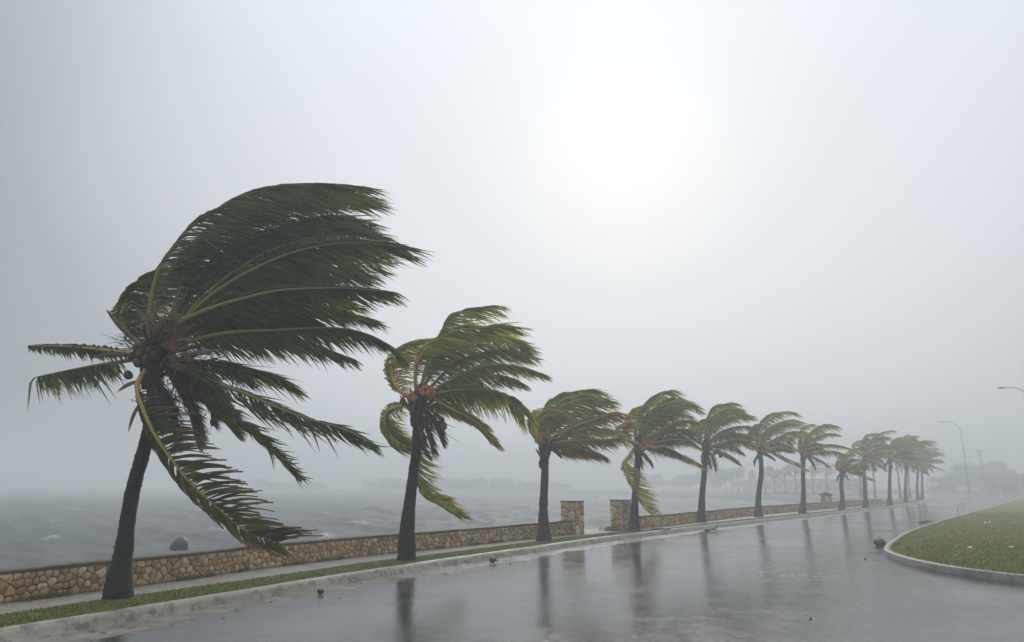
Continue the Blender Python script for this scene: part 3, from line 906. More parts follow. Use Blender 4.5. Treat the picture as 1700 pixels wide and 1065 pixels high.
def fibre_tuft(root, c, n, ln, rng, spread=0.3, dirv=(0.5, 0, -0.6), name='fibre', mat='fibre'):
    V = []; Fq = []
    for k in range(n):
        p = np.asarray(c) + rng.normal(0, spread, 3) * np.array((1, 0.8, 1))
        d = unit(np.asarray(dirv) + rng.normal(0, 0.55, 3)); l = ln * rng.uniform(0.4, 1.2); w = rng.uniform(0.004, 0.011)
        sd = unit(np.cross(d, rng.normal(0, 1, 3)))
        cur = rng.normal(0, 0.3, 3)
        i = len(V)
        for f in (0, 0.35, 0.7, 1.0):
            q = p + d * l * f + cur * l * f * f * 0.5
            V += [q + sd * w * (1 - f * 0.8), q - sd * w * (1 - f * 0.8)]
        for f in range(3): Fq.append((i + 2 * f, i + 2 * f + 1, i + 2 * f + 3, i + 2 * f + 2))
    o = link_fast(name, np.array(V), np.array(Fq), M[mat], root, {})
    o['kind'] = 'stuff'
    return o

def coconut(root, c, r, m, rng):
    b = MB(); b.ball((0, 0, 0), (r * 0.92, r * 0.92, r * 1.18), 10, 8)
    V = np.array(b.V); an = np.arctan2(V[:, 1], V[:, 0]); V[:, :2] *= (1 + 0.06 * np.cos(3 * an))[:, None]
    a, bb = rng.uniform(0, 6.28), rng.normal(0, 0.5)
    Rx = np.array(((1, 0, 0), (0, math.cos(bb), -math.sin(bb)), (0, math.sin(bb), math.cos(bb))))
    Rz = np.array(((math.cos(a), -math.sin(a), 0), (math.sin(a), math.cos(a), 0), (0, 0, 1)))
    return link_mesh('coconut', V @ (Rz @ Rx).T + np.asarray(c), b.F, m, root, True)

PALM_LABEL = [
    'nearest and largest palm, dark green crown streaming in the wind beside the stone wall',
    'second palm of the row, with two bunches of orange coconuts and a dead brown skirt',
    'third palm of the row, rusty yellow crown, before the first gate pillar',
    'fourth palm of the row, with one yellow frond hanging down beside its trunk',
    'fifth palm of the row, dark dead leaves under its crown, past the gate gap',
    'sixth palm of the row, orange cluster at its heart and a small dark beard',
    'seventh palm of the row, just before the small distant pillar',
    'eighth palm of the row, shortest and smallest of them, half hidden by its neighbours',
    'ninth palm of the row, upright green crown right after the shortest palm',
    'tenth palm of the row, its crown merging with the far clump',
    'eleventh palm of the row, third from the far end of the verge',
    'twelfth palm of the row, next to last at the far end of the verge',
    'thirteenth and last palm of the row, at the rounded far end of the verge']
GROUP = 'coconut palms in a row along the promenade'

# base pixel, heart pixel of every palm of the row
ROW = [((196, 992), (258, 590)), ((675, 929), (694, 668)), ((903, 897), (905, 742)), ((1053, 881), (1060, 738)), ((1164, 866), (1172, 741)),
       ((1259, 857), (1262, 746)), ((1332, 851.5), (1334, 752)), ((1397, 846), (1399, 780)), ((1437, 842.5), (1436, 758)), ((1477, 838.5), (1478, 759)),
       ((1504, 833.5), (1505, 763)), ((1524, 829.5), (1523, 768)), ((1531, 828), (1532, 771))]

# traced midribs: (points in the photograph), depth of the tip (m, + is away), leaflet length (m), material, rib, gravity, twist
T1 = [
    ([(246, 540), (258, 462), (281, 420), (314, 379), (355, 350), (397, 327), (455, 311), (533, 305), (595, 309)], -.1, 1.25, 'leaf_green', 'rib_green', .05, 10),
    ([(252, 545), (272, 470), (300, 425), (345, 380), (400, 350), (470, 330), (555, 322), (606, 330)], .7, 1.2, 'leaf_green', 'rib_green', .08, -20),
    ([(289, 511), (306, 453), (330, 412), (372, 371), (413, 338), (475, 322), (540, 318), (598, 328)], .8, 1.2, 'leaf_green', 'rib_green', .08, 20),
    ([(280, 540), (320, 470), (370, 425), (430, 390), (500, 365), (555, 356), (600, 366)], 1.0, 1.1, 'leaf_green', 'rib_green', .10, -30),
    ([(290, 540), (325, 480), (368, 440), (425, 405), (490, 385), (550, 378), (596, 388)], 1.2, 1.1, 'leaf_green', 'rib_green', .1, 30),
    ([(300, 545), (339, 499), (392, 462), (454, 431), (504, 414), (558, 404), (620, 404), (668, 411)], -.6, 1.0, 'leaf_green', 'rib_green', .12, 20),
    ([(300, 550), (360, 490), (430, 450), (500, 430), (560, 424), (625, 436)], 1.2, .95, 'leaf_green', 'rib_green', .2, 30),
    ([(295, 538), (351, 511), (413, 493), (463, 482), (537, 478), (592, 479), (642, 484)], -.9, .72, 'leaf_green', 'rib_green', .35, 20),
    ([(300, 560), (370, 530), (440, 512), (510, 508), (570, 517), (615, 528)], .9, .8, 'leaf_green', 'rib_green', .35, -20),
    ([(300, 560), (365, 535), (430, 527), (490, 532), (545, 548)], .7, .7, 'leaf_green', 'rib_green', .4, 25),
    ([(285, 575), (372, 553), (454, 548), (558, 544), (612, 555), (648, 574), (660, 590)], -.5, .66, 'leaf_green', 'rib_green', .9, -10),
    ([(300, 580), (380, 565), (450, 563), (520, 574), (580, 594)], .8, .62, 'leaf_green', 'rib_green', .8, 15),
    ([(224, 565), (205, 540), (200, 525), (211, 495), (235, 470), (262, 455), (300, 448)], .5, .85, 'leaf_green', 'rib_yellow', .05, 20),
    ([(225, 588), (160, 579), (95, 574), (50, 574)], -.3, .30, 'leaf_green', 'rib_yellow', 1.3, -15, dict(tear=.15, jitter=.2)),
    ([(225, 596), (160, 606), (110, 615), (62, 625)], .4, .72, 'leaf_green', 'rib_green', 1.5, 20, dict(tip=1.1, tear=.48, jitter=.24, start=.3, bend=2.2)),
    ([(232, 628), (227, 645), (236, 672), (255, 716), (287, 764), (319, 804), (359, 840), (399, 875), (432, 893), (462, 900)], -1.3, .36, 'leaf_brownish', 'rib_yellow', .0, 62, dict(sidebal=2.4, tear=.10, jitter=.06, back=0, bend=.66, tip=.75, n=135, width=.046, blunt=.45)),
    ([(330, 600), (372, 605), (413, 614), (455, 626), (490, 645)], .5, .72, 'leaf_green', 'rib_yellow', .6, 15, dict(tear=.35, jitter=.26)),
    ([(330, 625), (400, 650), (450, 672), (510, 695), (570, 712), (625, 740)], -.7, .62, 'leaf_green', 'rib_green', .5, -20, dict(tear=.28, jitter=.25)),
    ([(315, 640), (360, 670), (400, 700), (440, 735), (468, 762), (492, 790)], -.2, .50, 'leaf_green', 'rib_dead', .5, 30, dict(tear=.4, jitter=.36)),
    ([(300, 630), (335, 655), (365, 685), (388, 715)], .9, .55, 'leaf_green', 'rib_green', .6, 25),
    ([(285, 625), (305, 660), (318, 695), (325, 730)], .6, .50, 'leaf_green', 'rib_dead', .9, 25),
    ([(262, 630), (275, 665), (285, 700), (290, 735)], .3, .45, 'leaf_dead', 'rib_dead', 1.0, 30),
]
T1 += [
    ([(292, 610), (325, 622), (352, 642), (372, 668)], -.5, .5, 'leaf_green', 'rib_dead', .9, 20, dict(tear=.2, jitter=.3)),
    ([(250, 625), (258, 650), (262, 680), (264, 710)], -.2, .4, 'leaf_dead', 'rib_dead', 1.0, 20, dict(jitter=.3)),
    ([(280, 620), (300, 640), (312, 668), (318, 700)], -.3, .45, 'leaf_dead', 'rib_dead', 1.2, 20, dict(jitter=.3)),
    ([(300, 612), (330, 635), (345, 665), (352, 695)], .2, .5, 'leaf_dead', 'rib_dead', .9, 20, dict(jitter=.3)),
    ([(296, 600), (340, 602), (380, 612), (412, 632)], .9, .55, 'leaf_dead', 'rib_dead', .8, 20, dict(jitter=.3)),
    ([(295, 545), (335, 495), (390, 450), (450, 415), (515, 395), (575, 390), (625, 398)], .5, 1.05, 'leaf_green', 'rib_green', .15, 40),
    ([(300, 550), (350, 505), (410, 475), (475, 455), (540, 446), (600, 455)], .4, .95, 'leaf_green', 'rib_green', .2, -35),
    ([(298, 555), (350, 525), (410, 505), (470, 496), (530, 500), (580, 512)], .3, .85, 'leaf_green', 'rib_green', .3, 35),
]
T2 = [
    ([(690, 639), (690, 612), (697, 590), (712, 575), (735, 558), (760, 547), (788, 545), (826, 541), (852, 543)], -.7, 1.0, 'leaf_olive', 'rib_yellow', .15, 15),
    ([(708, 605), (722, 573), (732, 553), (742, 536), (763, 521), (785, 515), (806, 510), (822, 511)], .7, 1.0, 'leaf_olive', 'rib_green', .1, 15),
    ([(705, 625), (732, 575), (760, 558), (800, 550), (840, 555), (872, 570)], .3, .95, 'leaf_olive', 'rib_green', .2, -20),
    ([(705, 640), (730, 600), (770, 575), (820, 565), (855, 575), (878, 592)], 1.1, .9, 'leaf_green', 'rib_green', .25, 25),
    ([(712, 645), (748, 612), (795, 590), (840, 585), (872, 592)], .9, .85, 'leaf_olive', 'rib_green', .3, 20),
    ([(737, 637), (769, 620), (798, 608), (826, 605), (862, 609), (884, 615), (902, 622)], -.9, .62, 'leaf_olive', 'rib_green', .55, 15),
    ([(720, 650), (760, 630), (800, 622), (840, 626), (865, 636)], .9, .7, 'leaf_green', 'rib_green', .55, 15),
    ([(735, 655), (788, 652), (816, 655), (841, 661), (862, 675), (871, 688)], .5, .75, 'leaf_olive', 'rib_green', 3.2, 35, dict(tip=.8)),
    ([(730, 652), (775, 646), (805, 648), (828, 655)], -.8, .7, 'leaf_olive', 'rib_green', 1.8, 25),
    ([(715, 659), (741, 674), (769, 688), (794, 703), (808, 720), (826, 739)], -.6, .42, 'leaf_yellow', 'rib_yellow', .5, 25),
    ([(670, 654), (655, 637), (649, 618), (652, 599), (671, 582), (698, 571), (722, 566)], .5, .85, 'leaf_yellow', 'rib_yellow', .05, 30),
    ([(685, 671), (662, 675), (645, 681), (639, 696), (645, 716), (662, 733), (682, 741)], .3, .72, 'leaf_olive', 'rib_yellow', .05, 45),
    ([(694, 700), (692, 735), (694, 775), (701, 812), (727, 831), (750, 847), (766, 859)], .5, .34, 'leaf_olive', 'rib_yellow', .1, 55, dict(sidebal=1.9, back=0, jitter=.12)),
    ([(700, 680), (722, 672), (745, 676), (770, 690)], .8, .5, 'leaf_yellow', 'rib_yellow', .8, 20),
    ([(700, 685), (710, 710), (716, 735), (722, 752)], -.3, .34, 'leaf_dead', 'rib_dead', 1.5, 30),
    ([(692, 690), (697, 715), (703, 740), (712, 757)], -.4, .34, 'leaf_dead', 'rib_dead', 1.5, 20),
    ([(705, 680), (720, 695), (730, 712), (737, 735)], .2, .36, 'leaf_dead', 'rib_dead', 1.6, 20),
]
T3 = [
    ([(903, 715), (904, 687), (910, 675), (921, 664), (938, 657), (959, 651), (976, 649), (996, 654)], .4, .95, 'leaf_olive', 'rib_yellow', .2, 15),
    ([(907, 728), (914, 700), (922, 685), (929, 676), (943, 669), (960, 663), (980, 662), (1008, 666)], -.4, .95, 'leaf_olive', 'rib_yellow', .25, 20),
    ([(908, 728), (925, 702), (945, 688), (968, 680), (990, 680), (1005, 686)], .9, .9, 'leaf_green', 'rib_green', .3, -15),
    ([(909, 733), (928, 720), (948, 710), (967, 702), (990, 695), (1012, 688), (1030, 688)], -.6, .8, 'leaf_rust', 'rib_yellow', .35, 20),
    ([(897, 737), (887, 723), (883, 709), (886, 698), (900, 688), (920, 682)], .3, .8, 'leaf_yellow', 'rib_yellow', .1, 25),
    ([(900, 735), (893, 715), (895, 700), (908, 690), (928, 690)], -.6, .8, 'leaf_yellow', 'rib_yellow', .25, 25),
    ([(913, 735), (945, 722), (970, 715), (1000, 713), (1020, 718)], .9, .75, 'leaf_rust', 'rib_green', .4, 15),
    ([(914, 738), (945, 732), (970, 730), (1001, 730), (1026, 727)], -.2, .65, 'leaf_rust', 'rib_yellow', .7, 15),
    ([(913, 741), (937, 740), (963, 745), (988, 752), (1000, 757)], -.6, .6, 'leaf_rust', 'rib_dead', .5, 15),
    ([(912, 742), (930, 744), (950, 748), (972, 752)], .7, .55, 'leaf_rust', 'rib_dead', .6, 15),
    ([(912, 742), (920, 747), (926, 752), (930, 757)], -.3, .22, 'leaf_dead', 'rib_dead', 1.0, 15),
    ([(903, 750), (900, 757), (897, 765), (896, 772)], -.2, .25, 'leaf_dead', 'rib_dead', 1.2, 15),
]
T4 = [
    ([(1062, 727), (1072, 706), (1088, 690), (1108, 681), (1130, 679)], -.9, .95, 'leaf_olive', 'rib_green', .25, 30),
    ([(1068, 732), (1090, 724), (1115, 716), (1138, 716), (1152, 722)], 1.0, .8, 'leaf_green', 'rib_green', .5, 20),
    ([(1056, 729), (1055, 715), (1061, 691), (1068, 677), (1079, 664), (1096, 654), (1110, 651), (1118, 655)], .3, .95, 'leaf_olive', 'rib_green', .15, 15),
    ([(1061, 726), (1066, 705), (1078, 688), (1092, 677), (1106, 670), (1127, 667), (1146, 671), (1156, 678)], -.5, .85, 'leaf_olive', 'rib_yellow', .3, 15),
    ([(1060, 728), (1070, 700), (1085, 680), (1103, 666), (1120, 664)], .9, .95, 'leaf_green', 'rib_green', .2, 15),
    ([(1065, 728), (1084, 705), (1105, 690), (1125, 684), (1142, 688)], .8, .8, 'leaf_green', 'rib_green', .35, -15),
    ([(1069, 729), (1090, 717), (1107, 708), (1124, 701), (1141, 698), (1157, 701)], -.5, .62, 'leaf_olive', 'rib_yellow', .5, 15),
    ([(1043, 729), (1039, 715), (1044, 694), (1054, 682), (1066, 679)], .3, .75, 'leaf_yellow', 'rib_yellow', .1, 25),
    ([(1038, 728), (1028, 718), (1032, 709), (1042, 704)], -.3, .6, 'leaf_rust', 'rib_yellow', .2, 20),
    ([(1079, 736), (1106, 731), (1134, 729), (1148, 733), (1160, 741)], .5, .55, 'leaf_olive', 'rib_yellow', 1.5, 5),
    ([(1070, 738), (1095, 728), (1120, 724), (1140, 727)], 1.0, .6, 'leaf_green', 'rib_green', 1.0, 5),
    ([(1086, 743), (1100, 741), (1114, 745), (1128, 752)], -.8, .5, 'leaf_green', 'rib_yellow', 1.2, 5),
    ([(1075, 740), (1090, 743), (1113, 751), (1134, 758), (1152, 766), (1170, 775)], -.3, .48, 'leaf_rust', 'rib_yellow', .6, 15),
    ([(1044, 757), (1037, 773), (1046, 794), (1058, 817), (1071, 839), (1084, 852)], -.4, .34, 'leaf_yellow', 'rib_yellow', .08, 60, dict(sidebal=2.0, back=0, jitter=.12)),
    ([(1052, 750), (1044, 757), (1036, 766), (1032, 778)], .1, .2, 'leaf_dead', 'rib_dead', 1.3, 25),
    ([(1066, 750), (1073, 758), (1080, 767), (1083, 774)], -.2, .22, 'leaf_dead', 'rib_dead', 1.2, 25),
    ([(1060, 752), (1063, 764), (1066, 775)], .2, .22, 'leaf_dead', 'rib_dead', 1.4, 25),
]
T5 = [
    ([(1173, 732), (1178, 712), (1188, 695), (1203, 685), (1219, 683), (1232, 688)], -.9, .95, 'leaf_olive', 'rib_green', .25, 25),
    ([(1178, 735), (1195, 726), (1214, 721), (1234, 722), (1246, 728)], 1.2, .8, 'leaf_green', 'rib_green', .5, 20),
    ([(1171, 733), (1172, 715), (1176, 692), (1182, 681), (1195, 674), (1209, 670), (1220, 672)], .3, .95, 'leaf_olive', 'rib_green', .15, 15),
    ([(1174, 730), (1180, 705), (1192, 688), (1207, 680), (1222, 680)], .9, .95, 'leaf_green', 'rib_green', .2, 15),
    ([(1176, 727), (1185, 712), (1200, 699), (1219, 692), (1238, 690), (1250, 692)], -.5, .72, 'leaf_olive', 'rib_yellow', .3, 15),
    ([(1180, 730), (1195, 718), (1215, 710), (1238, 708), (1252, 712)], .8, .6, 'leaf_green', 'rib_yellow', .35, 15),
    ([(1180, 732), (1200, 722), (1222, 720), (1240, 724)], -1.0, .6, 'leaf_olive', 'rib_green', .6, 15),
    ([(1186, 740), (1205, 733), (1226, 730), (1240, 732), (1252, 739)], -.3, .60, 'leaf_olive', 'rib_yellow', 1.6, 5),
    ([(1180, 740), (1200, 738), (1218, 741), (1232, 750)], .8, .55, 'leaf_green', 'rib_green', 1.6, 5),
    ([(1152, 729), (1147, 718), (1151, 709), (1168, 702), (1184, 700)], .2, .65, 'leaf_yellow', 'rib_yellow', .15, 25),
    ([(1165, 735), (1160, 720), (1163, 705), (1175, 696)], -.5, .7, 'leaf_olive', 'rib_yellow', .15, 25),
    ([(1178, 745), (1195, 750), (1212, 758), (1226, 768)], -.4, .42, 'leaf_rust', 'rib_yellow', .7, 15),
    ([(1176, 748), (1183, 757), (1187, 770), (1188, 780)], -.2, .26, 'leaf_dead', 'rib_dead', 1.2, 25),
    ([(1172, 750), (1176, 762), (1180, 775)], .2, .28, 'leaf_dead', 'rib_dead', 1.4, 25),
    ([(1168, 750), (1166, 762), (1169, 774)], .0, .22, 'leaf_dead', 'rib_dead', 1.4, 25),
]

def traced_palm(idx, spec, n, seg, wid, trunk_px=None, trunk_r=None):
    rng = np.random.default_rng(100 + idx)
    (bx, by), (hx, hy) = ROW[idx]
    b = ground(bx, by, 0.0); Y = b[1]
    heart = plane(hx, hy, Y)
    root = empty('palm_tree', tuple(b)); put(root, PALM_LABEL[idx], 'palm tree', GROUP)
    if trunk_px:
        P = [b + np.array((0, 0, -0.05))] + [plane(x, y, Y) for x, y in trunk_px] + [heart]
    else:
        P = [b + np.array((0, 0, -0.05)), b * .67 + heart * .33 + np.array((-.03, 0, 0)), b * .33 + heart * .67, heart]
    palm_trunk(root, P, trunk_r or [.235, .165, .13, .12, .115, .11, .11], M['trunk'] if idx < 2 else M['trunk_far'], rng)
    crown_base(root, heart, rng, 1.0 if idx < 2 else 0.85)
    for k, (pts, dep, L, mat, rib, grav, tw, *opt) in enumerate(spec):
        opt = opt[0] if opt else {}
        Q = [plane(x, y, Y) for x, y in pts]
        d = np.linalg.norm(np.diff(np.array([heart] + Q), axis=0), axis=1).cumsum(); d = d / d[-1]
        if d[0] > 0.25: pass
        path = [heart + (Q[0] - heart) * 0.15]
        for q, f in zip(Q, d):
            # depth moves the point along the viewing ray's ground direction so the frond really spreads in depth
            yy = Y + dep * f ** 0.8
            px_scale = yy / Y
            path.append(np.array((q[0] * px_scale, yy, CAM_H + (q[2] - CAM_H) * px_scale)))
        dead = mat == 'leaf_dead'
        if idx >= 2 and not dead: L = L * 1.15
        add_frond(root, path, mat, rib, rad=(0.032 if idx < 2 else 0.05) if not dead else 0.018, name='dead_frond' if dead else 'frond', L=L, rng=rng, grav=grav, twist=tw, seg=seg,
                  **{**dict(start=0.05 if dead else 0.15, n=n if not dead else n // 2, width=wid * (0.8 if dead else 1)), **opt})
    return root, heart, Y, rng

# palm 1
p1, h1, Y1, r1 = traced_palm(0, T1, 185, 7, 0.034, [(198, 960), (205, 915), (215.6, 840), (225, 795), (237.5, 752), (251, 692)], [.215, .14, .105, .098, .098, .098, .098, .1])
def at1(x, y, dy=0.0): 
    k = (Y1 + dy) / Y1; q = plane(x, y, Y1)
    return np.array((q[0] * k, Y1 + dy, CAM_H + (q[2] - CAM_H) * k))
for (x, y, dy, r) in [(232, 588, -.16, .075), (244, 596, -.2, .075), (226, 577, -.12, .065), (248, 581, -.2, .07), (238, 572, -.18, .06), (256, 590, -.2, .07),
                      (219, 590, -.1, .065), (213, 622, -.05, .075), (355, 700, -.2, .06), (322, 640, -.2, .07), (228, 602, -.18, .07)]:
    coconut(p1, at1(x, y, dy), r, M['coconut_brown'], r1)
for P_, w_ in [([(222, 562), (200, 540), (176, 513)], .05), ([(246, 545), (238, 527), (224, 508)], .06), ([(285, 575), (290, 540), (293, 482)], .05), ([(226, 633), (210, 640), (195, 650)], .035),
               ([(232, 670), (222, 690), (213, 716)], .035), ([(290, 605), (308, 612), (322, 626)], .05), ([(215, 588), (180, 588), (150, 594)], .04), ([(300, 590), (340, 585), (372, 578)], .04),
               ([(345, 655), (375, 670), (400, 690)], .04), ([(300, 610), (290, 600), (280, 590)], .05)]:
    blade_shape([at1(x, y, -0.22) for x, y in P_], w_ * 1.5, M['spathe'], 'spathe', p1)
fibre_tuft(p1, at1(262, 560, -.1), 150, 0.34, r1, 0.14, (0.1, 0, 0.5))
fibre_tuft(p1, at1(300, 600, 0), 160, 0.45, r1, 0.22, (0.8, 0, 0.1))
fibre_tuft(p1, at1(290, 650, 0), 200, 0.40, r1, 0.22, (0.5, 0, -0.8))
fibre_tuft(p1, at1(215, 570, 0), 40, 0.30, r1, 0.08, (-0.9, 0, 0.3))
fibre_tuft(p1, at1(268, 545, -.2), 170, 0.34, r1, 0.10, (0.35, 0, 0.6), 'flower_stalks', 'flower_stalk')
fibre_tuft(p1, at1(295, 575, -.25), 110, 0.36, r1, 0.12, (0.9, 0, 0.25), 'flower_stalks', 'flower_stalk')

# palm 2
p2, h2, Y2, r2 = traced_palm(1, T2, 135, 6, 0.036, [(675.5, 905), (676, 877), (680.6, 831.5), (686.6, 781), (691, 747)], [.22, .175, .13, .115, .11, .108, .108])
def atp(Y, x, y, dy=0.0):
    k = (Y + dy) / Y; q = plane(x, y, Y)
    return np.array((q[0] * k, Y + dy, CAM_H + (q[2] - CAM_H) * k))
for (x, y, dy) in [(677, 657, -.3), (684, 653, -.3), (688, 661, -.35), (680, 662, -.3), (672, 655, -.25), (702, 645, -.3), (709, 642, -.35), (716, 647, -.3), (720, 653, -.28), (710, 652, -.38), (703, 653, -.35), (713, 658, -.3), (698, 649, -.3)]:
    coconut(p2, atp(Y2, x, y, dy), .062, M['coconut'], r2)
for (x, y, dy) in [(669, 666, -.2), (737, 707, -.2), (733, 698, -.1)]:
    coconut(p2, atp(Y2, x, y, dy), .08, M['coconut_brown'], r2)
for P_, w_ in [([(694, 690), (700, 715), (707, 742)], .075), ([(705, 690), (712, 720), (722, 748)], .075), ([(715, 690), (728, 715), (738, 745)], .07), ([(690, 668), (684, 676), (680, 690)], .06), ([(720, 685), (733, 695), (741, 708)], .07)]:
    blade_shape([atp(Y2, x, y, -0.2) for x, y in P_], w_, M['spathe'] if P_[0][0] == 690 else M['fibre'], 'spathe', p2)
fibre_tuft(p2, atp(Y2, 712, 700, 0), 120, 0.5, r2, 0.16, (0.4, 0, -0.9))
fibre_tuft(p2, atp(Y2, 705, 655, 0), 60, 0.3, r2, 0.14, (0.4, 0, 0.3))

# palms 3, 4, 5
p3, h3, Y3, r3 = traced_palm(2, T3, 105, 5, 0.04)
blade_shape([atp(Y3, x, y, -.15) for x, y in ((905, 752), (903, 745), (900, 735))], .09, M['coconut'], 'leaf_stub', p3)
p4, h4, Y4, r4 = traced_palm(3, T4, 95, 5, 0.04)
p5, h5, Y5, r5 = traced_palm(4, T5, 85, 5, 0.042)
for rt, Yc, pts in ((p4, Y4, [(1056, 735), (1063, 740), (1069, 736), (1075, 742), (1066, 745)]), (p5, Y5, [(1170, 738), (1180, 744), (1192, 750), (1196, 756), (1186, 752)])):
    for x, y in pts: coconut(rt, atp(Yc, x, y, -.25), .09, M['coconut'] if rt is p4 else M['coconut_brown'], r4)
for rt, Yc, x, y in ((p4, Y4, 1062, 755), (p5, Y5, 1178, 760)):
    fibre_tuft(rt, atp(Yc, x, y, 0), 90, 0.5, r4, 0.16, (0.3, 0, -0.9))

# palms 6 to 13: same wind, each crown its own
def local_spec(spec, Y, heart):
    return [([plane(x, y, Y) - heart for x, y in t_[0]], *t_[1:7]) for t_ in spec]
LS = [local_spec(T5, Y5, h5), local_spec([t for i, t in enumerate(T4) if t[0][0] != (1044, 757)], Y4, h4)]
def generic_palm(root, base, heart, spec, rng, sc, n, seg, wid, trunk_mat, trunk_r=None, drop=0.0, nuts=8):
    P = [base + np.array((0, 0, -.05)), base * .7 + heart * .3 + np.array((rng.normal(0, .06), 0, 0)), base * .35 + heart * .65 + np.array((rng.normal(0, .05), 0, 0)), heart]
    palm_trunk(root, P, trunk_r or [.235, .15, .125, .12, .115, .11], trunk_mat, rng, 40)
    crown_base(root, heart, rng, 0.85)
    for pts, dep, L, mat, rib, grav, tw in spec:
        if rng.random() < drop and mat != 'leaf_dead': continue
        an = rng.normal(0, 0.13); s_ = sc * rng.uniform(0.82, 1.12)
        ca, sa_ = math.cos(an), math.sin(an); dep2 = dep + rng.normal(0, .2)
        path = [heart + pts[0] * 0.1]
        m = len(pts)
        for k, p in enumerate(pts):
            q = np.array((p[0] * ca - p[2] * sa_, 0, p[0] * sa_ + p[2] * ca)) * s_
            q[1] = dep2 * ((k + 1) / m) ** 0.8
            path.append(heart + q)
        dead = mat == 'leaf_dead'
        add_frond(root, path, mat, rib, rad=.062 if not dead else .02, name='dead_frond' if dead else 'frond', L=L * s_ * (1 if dead else 1.1), n=n, rng=rng, grav=grav, twist=tw + rng.normal(0, 8), seg=seg, width=wid, start=.05 if dead else .15)
    for k in range(nuts):
        coconut(root, heart + np.array((rng.normal(.05, .16), -.30, rng.normal(0, .14))), .09, M['coconut'] if rng.random() < .75 else M['coconut_brown'], rng)

for idx in range(5, 13):
    rng = np.random.default_rng(200 + idx)
    (bx, by), (hx, hy) = ROW[idx]
    b = ground(bx, by, 0.0); heart = plane(hx, hy, b[1])
    root = empty('palm_tree', tuple(b)); put(root, PALM_LABEL[idx], 'palm tree', GROUP)
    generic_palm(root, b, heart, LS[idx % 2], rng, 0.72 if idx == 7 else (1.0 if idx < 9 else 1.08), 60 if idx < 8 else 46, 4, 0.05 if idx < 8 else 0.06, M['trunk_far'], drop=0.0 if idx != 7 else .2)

# ------------------------------------------------------------------ far palms across the bay
ORD = ['first', 'second', 'third', 'fourth', 'fifth', 'sixth', 'seventh', 'eighth', 'ninth', 'tenth', 'eleventh', 'twelfth', 'thirteenth', 'fourteenth']
FAR_UP = 3.0
FARP = [(1205, 819, 790), (1226, 820, 788), (1246, 820, 792), (1271.6, 822, 788), (1286.5, 822, 792), (1304.6, 822.5, 787), (1322.8, 823, 784), (1351, 823, 783), (1374, 823, 785), (1401.7, 823.5, 787)]
proto = None
def copy_tree(o, parent=None):
    c = o.copy(); C.objects.link(c)
    if parent is not None:
        c.parent = parent; c.matrix_parent_inverse = o.matrix_parent_inverse.copy()
    for ch in list(o.children):
        copy_tree(ch, c)
    return c
for i, (x, yb, yh) in enumerate(FARP):
    b = ground(x, yb - FAR_UP, -.1); hz = plane(x, yh, b[1])[2]
    rng = np.random.default_rng(300 + i)
    label = ORD[i] + ' from the water of the misty palms lined up on the far shore'
    if i % 3 == 0:
        root = empty('far_palm', tuple(b))
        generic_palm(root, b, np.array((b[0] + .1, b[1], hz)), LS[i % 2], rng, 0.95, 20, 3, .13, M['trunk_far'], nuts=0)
        proto = root; ph = hz - b[2]
    else:
        root = copy_tree(proto)
        root.location = tuple(b); root.rotation_euler = (0, 0, rng.uniform(-.35, .35)); k = (hz - b[2]) / ph
        root.scale = (k * rng.uniform(.92, 1.1), k, k)
    put(root, label, 'palm tree', 'misty palms on the far shore')
for i, (x, yb, yh, lab) in enumerate([(1429.5, 824, 775, 'thick-trunked misty palm seen between the eighth and ninth palms of the row'), (1453, 824, 772, 'thick-trunked misty palm seen just past the ninth palm of the row'),
                                      (1495, 824.5, 772, 'hazy thin palm behind the row, just left of the eleventh palm'), (1511, 824, 774, 'hazy thin palm behind the row, just right of the eleventh palm')]):
    b = ground(x, yb, -.1); hz = plane(x, yh, b[1])[2]; rng = np.random.default_rng(330 + i)
    root = empty('far_palm', tuple(b)); put(root, lab, 'palm tree', 'misty palms behind the row')
    generic_palm(root, b, np.array((b[0] + .1, b[1], hz)), LS[i % 2], rng, 1.0, 24, 3, .11, M['trunk_far'], nuts=0)

# ------------------------------------------------------------------ broad trees in the mist
def leafy_tree(name, label, base, h, w, rng, mat, n=1400, leaf=.3, group=None, trunk_r=.18, lobes=9, low=.25, cat='tree'):
    root = empty(name, tuple(base)); put(root, label, cat, group)
    base = np.asarray(base, float)
    top = base + np.array((0, 0, h * .62))
    b = MB(); b.tube(catmull(np.array([base + np.array((0, 0, -.2)), base * .5 + top * .5 + np.array((.1, 0, 0)), top]), 8), np.linspace(trunk_r, trunk_r * .5, 8), 8)
    cents = []
    for k in range(lobes):
        a = rng.uniform(0, 6.28); r = math.sqrt(rng.random()) * .36
        c = base + np.array((math.cos(a) * r * w, math.sin(a) * r * w, h * rng.uniform(low + .22, .8)))
        cents.append((c, rng.uniform(.16, .28) * w, rng.uniform(.12, .2) * h))
        b.tube(catmull(np.array([base + np.array((0, 0, h * .35)), (base + c) / 2 + np.array((0, 0, h * .22)), c]), 6), np.linspace(trunk_r * .45, trunk_r * .1, 6), 5)
    b.build('trunk', M['bark'], root, True)
    per = n // lobes; Vs = []; 
    for c, rx, rz in cents:
        d = unit(rng.normal(0, 1, (per, 3))) * (rng.random((per, 1)) ** .4)
        P = c + d * np.array((rx, rx, rz)) * rng.uniform(.85, 1.2, (per, 1))
        u = unit(rng.normal(0, 1, (per, 3))); v = unit(np.cross(u, rng.normal(0, 1, (per, 3))))
        s_ = leaf * rng.uniform(.5, 1.2, (per, 1))
        Vs.append(np.stack([P + u * s_, P + v * s_ * .5, P - u * s_, P - v * s_ * .5], 1).reshape(-1, 3))
    V = np.vstack(Vs)
    link_fast('crown', V, np.arange(len(V)).reshape(-1, 4), M[mat], root, {})
    return root

